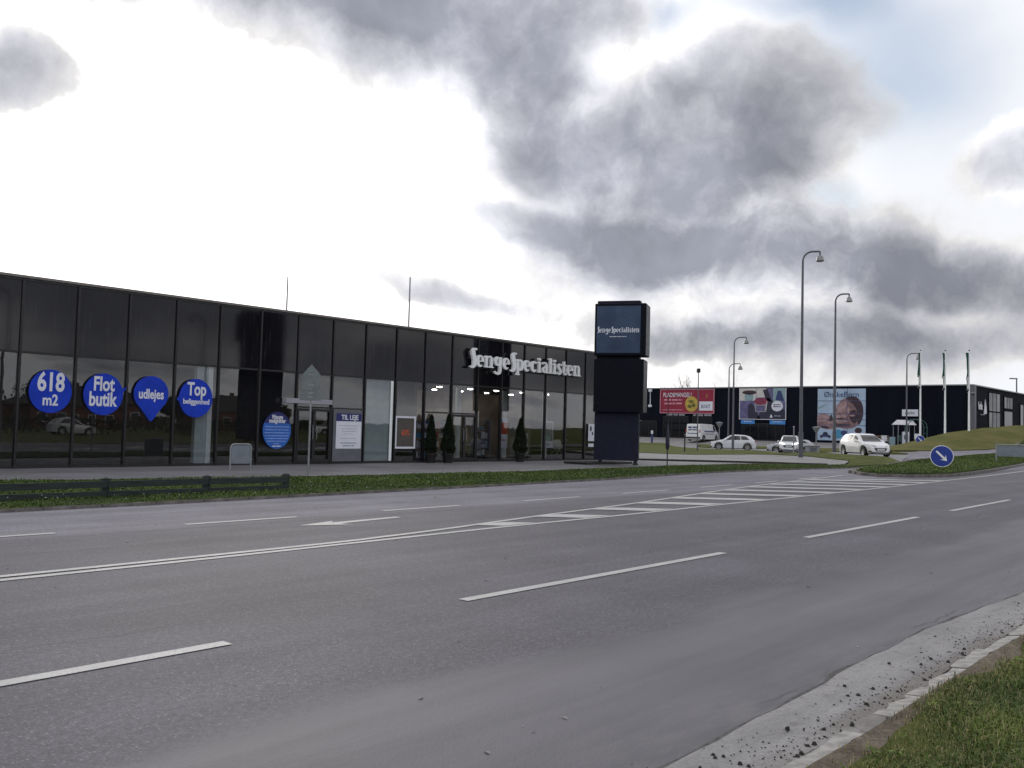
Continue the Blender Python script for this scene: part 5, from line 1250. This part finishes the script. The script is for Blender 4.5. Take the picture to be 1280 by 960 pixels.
pr('tin', [(2.05,.85),(3.45,.85),(3.6,2.1),(1.9,2.1)], 3, 'pale_curtain'); pr('tin', ell(2.75,2.12,.86,.42), 4, 'magenta_print'); pr('tin', [(3.35,1.0),(3.45,1.0),(3.62,2.1),(3.52,2.1)], 5, 'cream_print'); pr('tin', R4(2.15,.95,3.3,1.6), 4, 'violet_print')
P('white_label', ell(4.85,1.55,.72,.62,28), .051+.03, .09, 'white_print', e); dashes(4.4,5.3,1.72,.14,.093,'dark_print',e,1); dashes(4.35,5.35,1.5,.12,.093,'dark_print',e,2); pr('print', [(3.9,.2),(4.3,.2),(4.1,.6)], 4, 'white_print'); dashes(4.5,5.3,.4,.14,.083,'teal_print',e,3)
for k, (ya, yb) in enumerate(((52.5, 50.7), (48.75, 46.8))):
    e = thing('blue_shop_plate', ['light blue plate at the left under the paint billboard', 'light blue plate at the right under the paint billboard'][k], 'sign', (XB-.1, ya, 2.82), mat=WALL_W)
    P('plate', R4(0,0,ya-yb,.46), 0, .05, 'shop_blue', e); dashes(.4, ya-yb-.4, .30, .08, .056, 'white_print', e, k)
# baby billboard
e, w, h = board('baby_billboard', 'tall pale blue billboard with a crouching child and the words ØnskeBørn', 42.9, 37.4, 1.10, 6.98)
cols = [0, 1.85, 3.45, w]; rows = [0, 1.75, 2.40, 3.05, 4.5, h]
for i in range(3):
    for j in range(5): P('panel', R4(cols[i]+.015, rows[j]+.015, cols[i+1]-.015, rows[j+1]-.015), 0, .05, 'sky_print', e)
pr = lambda nm, pts, k, mat: P(nm, pts, .051+k*.006, .055+k*.006, mat, e)
def blobp(pts): return smoothline(pts+[pts[0]], 4)[:-1]
pr('picture', blobp([(0,1.6),(0,2.7),(.5,3.0),(1.3,2.9),(1.7,2.5),(2.0,3.3),(2.5,4.3),(3.3,4.85),(4.3,4.9),(5.0,4.1),(5.1,3.0),(4.8,2.1),(4.2,1.5),(3.2,1.35),(2.4,1.5),(1.3,1.25)]), 0, 'skin_print')
pr('picture', blobp([(3.2,4.75),(3.7,5.0),(4.4,4.95),(5.05,4.3),(5.25,3.3),(5.1,2.4),(4.7,1.8),(4.55,2.6),(4.5,3.4),(4.1,4.1)]), 1, 'hair_print')
pr('picture', blobp([(3.5,3.2),(4.3,3.5),(4.6,2.7),(4.4,2.0),(3.9,2.2)]), 1, 'hair_print'); pr('picture', blobp([(2.2,4.0),(2.9,4.5),(3.4,4.2),(3.1,3.5),(2.4,3.2)]), 1, 'skin_print_light')
pr('picture', blobp([(0,2.1),(.1,2.85),(.8,2.9),(1.3,2.7),(1.0,2.2)]), 1, 'skin_print_light'); pr('picture', blobp([(1.35,2.2),(1.6,3.0),(1.78,2.3)]), 2, 'hair_print')
for k, (u, v, a, b) in enumerate(((2.35,2.75,.36,.2),(3.15,2.85,.36,.26),(1.65,2.05,.5,.18),(2.5,2.2,.5,.16),(3.55,3.35,.16,.42),(4.0,2.85,.36,.1),(2.15,3.15,.26,.1),(1.3,1.7,.3,.12),(3.2,2.2,.4,.12))): pr('picture', ell(u, v, a, b, 18, .3+k), 2+k % 2, 'skin_print_light')
for k, (u, v, a, b) in enumerate(((2.75,2.5,.5,.06),(2.1,1.85,.16,.3),(3.0,1.75,.9,.16),(.9,1.5,.5,.14))): pr('picture', ell(u, v, a, b, 14, k), 4, 'hair_print')
pr('picture', [(0,3.75),(1.15,4.25),(.8,3.85),(0,3.5)], 1, 'teal_print'); pr('picture', ell(4.7,1.2,.40,.32), 2, 'hair_print'); pr('picture', ell(2.4,.75,.6,.5), 1, 'cyan_print'); pr('picture', ell(3.1,.9,.35,.3), 2, 'navy_print')
pr('picture', ell(.95,.52,.55,.14), 2, 'navy_print'); pr('picture', ell(.5,.45,.17,.17), 3, 'dark_print'); pr('picture', ell(1.4,.45,.17,.17), 3, 'dark_print'); pr('picture', [(.6,.6),(1.3,.6),(1.15,.95),(.75,.95)], 3, 'dark_print')
seam = MB()
for v in rows[1:-1]: seam.box((.0, v-.025, .088), (w, v+.025, .092))
for u in cols[1:-1]: seam.box((u-.02, 0, .0925), (u+.02, h, .095))
seam.obj('panel_joint', 'violet_print', e)
text('ØnskeBørn', w/2, h-.95, .064, .88, 'navy_print', e, .98, .004)
e = thing('bracket_light', 'vertical white light bracket on the black wall between pylon and red billboard', 'wall light', (XB-.15, 65.6, 4.9), mat=WALL_W)
P('bar', R4(-.04,.2,.04,1.9), 0, .08, 'white_print', e); P('lamp', R4(-.2,1.9,.25,2.25), 0, .2, 'white_print', e); P('lamp', R4(-.2,-.1,.25,.2), 0, .2, 'white_print', e)
e = thing('entrance_sign', 'small white lit sign over the entrance right of the pylon foot', 'sign', (XB-.15, 68.3, 3.25), mat=WALL_W)
P('plate', R4(0,0,.9,.34), 0, .1, 'white_print', e); dashes(0, 1.4, -.25, .08, .02, 'grey_print', e, 1)

# ------------------------------------------------------------------ outdoor display by the store corner
e = thing('market_canopy', 'white canvas canopy on thin legs before the black wall', 'canopy', (97.7, 32.6, zt(97.7, 32.6)+.02), RT)
for x_ in (-.85, .85):
    for y_ in (-.6, .6): MB().tube([(x_, y_, 0), (x_, y_, 2.2)], .04, 6).obj('leg', 'galvanised_steel', e)
MB().add([(-1.0,-.75,2.1),(1.0,-.75,2.1),(1.0,.75,2.1),(-1.0,.75,2.1),(-.70,-.1,2.62),(.85,-.1,2.62),(.85,.1,2.62),(-.70,.1,2.62)], [(0,1,5,4),(1,2,6,5),(2,3,7,6),(3,0,4,7),(4,5,6,7),(0,3,2,1)]).obj('canvas_top', 'white_canvas', e)
e = thing('outlet_sign', 'white wall sign reading outlet above the canopy', 'sign', (XB-.15, 33.5, 3.95), mat=WALL_W)
P('plate', R4(0,0,1.65,.72), 0, .06, 'white_print', e); text('outlet', .82, .2, .065, .52, 'dark_print', e, .8)
e = thing('garden_arch', 'dark green arched garden frame right of the canopy', 'garden arch', (97.6, 31.2, zt(97.6, 31.2)), RT)
MB().tube([(-1.0,0,0),(-1.0,0,1.8)]+[(-1.0*math.cos(a), 0, 1.8+.75*math.sin(a)) for a in (.4,.8,1.2,1.57,1.95,2.35,2.75)]+[(1.0,0,1.8),(1.0,0,0)], .045, 6).obj('front_arch', 'play_green', e, 50)
MB().tube([(-1.0,.8,0),(-1.0,.8,1.8)]+[(-1.0*math.cos(a), .8, 1.8+.75*math.sin(a)) for a in (.4,.8,1.2,1.57,1.95,2.35,2.75)]+[(1.0,.8,1.8),(1.0,.8,0)], .045, 6).obj('rear_arch', 'play_green', e, 50)
for z in (.5, 1.1, 1.7): MB().tube([(-1,0,z),(-1,.8,z)], .03, 5).obj('side_rung', 'play_green', e); MB().tube([(1,0,z),(1,.8,z)], .03, 5).obj('side_rung', 'play_green', e)
def chairx(x, y, rz, lab, seatm):
    e = thing('garden_chair', lab, 'chair', (x, y, zt(x, y)+.02), rz, 'garden chairs shown by the far store')
    MB().box((-.28,-.28,.40),(.28,.28,.46)).obj('seat', seatm, e); MB().box((-.28,.24,.461),(.28,.29,1.0)).obj('backrest', seatm, e)
    for a in (-.25, .25):
        for b in (-.25, .25): MB().tube([(a, b, 0), (a, b, .4)], .025, 6).obj('leg', 'play_green', e)
        MB().box((a-.03,-.28,.62),(a+.03,.235,.66)).obj('armrest', seatm, e)
chairx(96.8, 34.2, RT, 'pale garden chair left of the canopy', 'white_canvas'); chairx(96.9, 32.6, RT+.4, 'green garden chair under the canopy', 'play_green'); chairx(97.0, 31.0, RT-.3, 'white garden chair under the arch', 'white_canvas')
e = thing('sandwich_board', 'white upright advertising board standing beside the canopy', 'sign', (96.2, 31.9, zt(96.2, 31.9)+.05), RT)
MB().box((-.32,-.05,0),(.32,-.02,1.3)).obj('front_board', 'white_print', e); MB().box((-.32,.15,0),(.32,.18,1.28)).obj('rear_board', 'white_print', e); MB().box((-.3,-.02,1.2),(.3,.15,1.23)).obj('hinge', 'galvanised_steel', e); MB().box((-.2,-.056,.5),(.2,-.051,.95)).obj('print', 'play_green', e)
e = thing('price_board', 'low pale board standing under the canopy', 'sign', (96.0, 33.2, zt(96, 33.2)+.05), RT)
MB().box((-.3,-.03,.0),(.3,0,.85)).obj('board', 'teal_print', e); MB().box((-.32,-.2,-.02),(.32,.2,-.001)).obj('foot', 'galvanised_steel', e)
e = thing('planter_fence', 'low timber railing before the black wall right of the baby billboard', 'fence', (97.8, 35.9, zt(97.8, 35.9)+.02), -math.pi/2)
for x_ in (0, .8, 1.6): MB().box((x_,-.04,0),(x_+.08,.04,1.0)).obj('post', 'umber_wood', e)
for z in (.45, .85): MB().box((.0,-.07,z),(1.68,-.041,z+.09)).obj('rail', 'umber_wood', e)

# ------------------------------------------------------------------ trees beyond the far store
def branch(m, p, d, L, r, lvl, rr):
    n = 4; pts = [p]; 
    for i in range(n): d = (d + Vector((rr.gauss(0,.13), rr.gauss(0,.13), rr.gauss(0,.05)+.06))).normalized(); pts.append(pts[-1]+d*L/n)
    m.tube(pts, [r*(1-.55*i/n) for i in range(n+1)], 5 if lvl < 2 else 3, False)
    if lvl < 4:
        for k in range(4 if lvl else 6):
            i = rr.randint(1, n); nd = (d + Vector((rr.gauss(0,.6), rr.gauss(0,.6), rr.gauss(.15,.35)))).normalized(); branch(m, pts[i], nd, L*rr.uniform(.5,.75), r*.42, lvl+1, rr)
def bare_tree(x, y, h, lab, seed):
    e = thing('bare_tree', lab, 'tree', (x, y, zt(min(x,99), y)-.1), 0, 'bare trees behind the far store'); rr = random.Random(seed)
    MB().tube([(0,0,-.2),(.1,0,h*.2),(0,.1,h*.42)], [h*.022,h*.017,h*.013], 8).obj('trunk', 'bark', e, 50); m = MB()
    for k in range(6): branch(m, Vector((0, .05, h*rr.uniform(.28,.42))), Vector((rr.gauss(0,.5), rr.gauss(0,.5), 1)).normalized(), h*.32, h*.010, 1, rr)
    m.obj('crown', 'bark', e)
# placed so that their tops rise over the roofline
bare_tree(205, 124, 17.5, 'bare leafless tree rising over the roof right of the pylon', 4); bare_tree(212, 134, 14.5, 'lower bare tree close to the pylon over the roof', 5); bare_tree(205, 112, 14.6, 'small bare tree over the roof above the red billboard', 9)
# ------------------------------------------------------------------ across the road, behind the camera: seen mirrored in the glass
def house(x, y, w, d, h, rh, lab, rz=0):
    e = thing('brick_house', lab, 'house', (x, y, 0), rz, 'brick houses across the road mirrored in the glass')
    MB().box((0,0,0),(w,d,h)).obj('wall', 'brick_red', e)
    o = .4; MB().add([(-o,-o,h),(w+o,-o,h),(w+o,d+o,h),(-o,d+o,h),(d/2,d/2,h+rh),(w-d/2,d/2,h+rh)], [(0,1,5,4),(1,2,5),(2,3,4,5),(3,0,4),(0,3,2,1)]).obj('roof', 'roof_tile_dark', e)
    n = int(w/2.6)
    for i in range(n):
        q_ = MB().box((1+i*2.6, d, .9),(2.3+i*2.6, d+.04, 2.1)).obj('window', 'white_print', e); MB().box((1.08+i*2.6, d+.041, .98),(2.22+i*2.6, d+.05, 2.02)).obj('pane', 'house_window', q_)
    MB().box((w*.5,d*.4,h+rh*.4),(w*.5+.6,d*.4+.6,h+rh+.5)).obj('chimney', 'brick_red', e)
house(-22, -86, 16, 9, 2.9, 2.5, 'low brick house mirrored left of the first sticker'); house(0, -88, 15, 9, 3.0, 2.6, 'brick house mirrored behind the two middle stickers'); house(22, -90, 17, 10, 3.1, 2.9, 'brick house mirrored near the framed poster'); house(48, -88, 18, 10, 3.3, 3.2, 'brick house mirrored under the sign letters'); house(76, -90, 16, 10, 3.0, 3.0, 'brick house mirrored at the right end of the glass')
def broadleaf(x, y, h, w, lab, seed):
    e = thing('leafy_tree', lab, 'tree', (x, y, 0), 0, 'trees across the road mirrored in the glass'); rr = random.Random(seed)
    cs = [(rr.uniform(-w*.5, w*.5), rr.uniform(-w*.5, w*.5), h*rr.uniform(.4, .85), w*rr.uniform(.25, .5)) for _ in range(8)]
    def f(q_):
        c = q_.choice(cs); v = Vector((q_.gauss(0,1), q_.gauss(0,1), q_.gauss(0,1))).normalized()*c[3]*q_.random()**.4
        return (c[0]+v.x, c[1]+v.y, c[2]+v.z*.8), q_.random(), .5
    leafy('crown', 'hedge_leaf', 2600, f, .36, e); MB().tube([(0,0,0),(0,0,h*.6)], [.18,.08], 7).obj('trunk', 'bark', e)
for k, (x, y, h, w) in enumerate(((-9,-42,5.5,3.5),(17,-44,6,4),(41,-43,7,4.5),(68,-43,6.5,4),(30,-60,9,5),(58,-62,10,5.5),(90,-48,7,4))): broadleaf(x, y-34, h*.85, w, ['rounded tree mirrored between the first houses', 'rounded tree mirrored at the white pillar', 'rounded tree mirrored near the second door', 'rounded tree mirrored at the display board', 'tall tree mirrored behind the middle house', 'tall tree mirrored over the right roofs', 'rounded tree mirrored at the end of the facade'][k], 50+k)
def hedge(x0, x1, y, h):
    def f(q_): return (q_.uniform(x0, x1), y+q_.gauss(0,.35), max(.05, h*q_.random()**.6+q_.gauss(0,.06))), q_.random(), .5
    tag(leafy('hedge', 'hedge_leaf', 14000, f, .22), 'long clipped hedge across the road mirrored low in the glass', 'hedge')
hedge(-30, 100, -30, 1.5)
e = thing('roadside_pylon', 'tall dark pylon across the road mirrored in the glass left of the doors', 'sign', (37.6, -3.0, 0), 0)
MB().box((-1.3,-.4,.2),(1.9,.4,10.0)).obj('slab', 'pylon_lower', e, bevel=.03); MB().box((-1.6,-.6,7.6),(1.2,.6,9.7)).obj('sign_box', 'pylon_black', e, bevel=.03); MB().box((-.6,-.3,0),(.8,.3,.2)).obj('foot', 'plinth_black', e)
for k, (x, y) in enumerate(((4.5,-26),(12,-26),(33,-25),(62,-26))):
    car(['parked car mirrored below the first sticker', 'parked car mirrored below the middle stickers', 'parked car mirrored beside the framed poster', 'parked car mirrored right of the display board'][k], x, y, rad(180 if k % 2 else 0), 4.3, 1.78, 1.5, beltS, roofS, planS, 1.05, .28, -1.38, -1.98, (-1.35, 1.36), ['car_silver','car_white','car_silver','car_white'][k],
        R_=.33, windows=((-1.55,-.80,-1.25,-.70),(-.72,.10,-.62,-.05),(.16,.92,.02,.24)), group='cars across the road mirrored in the glass')
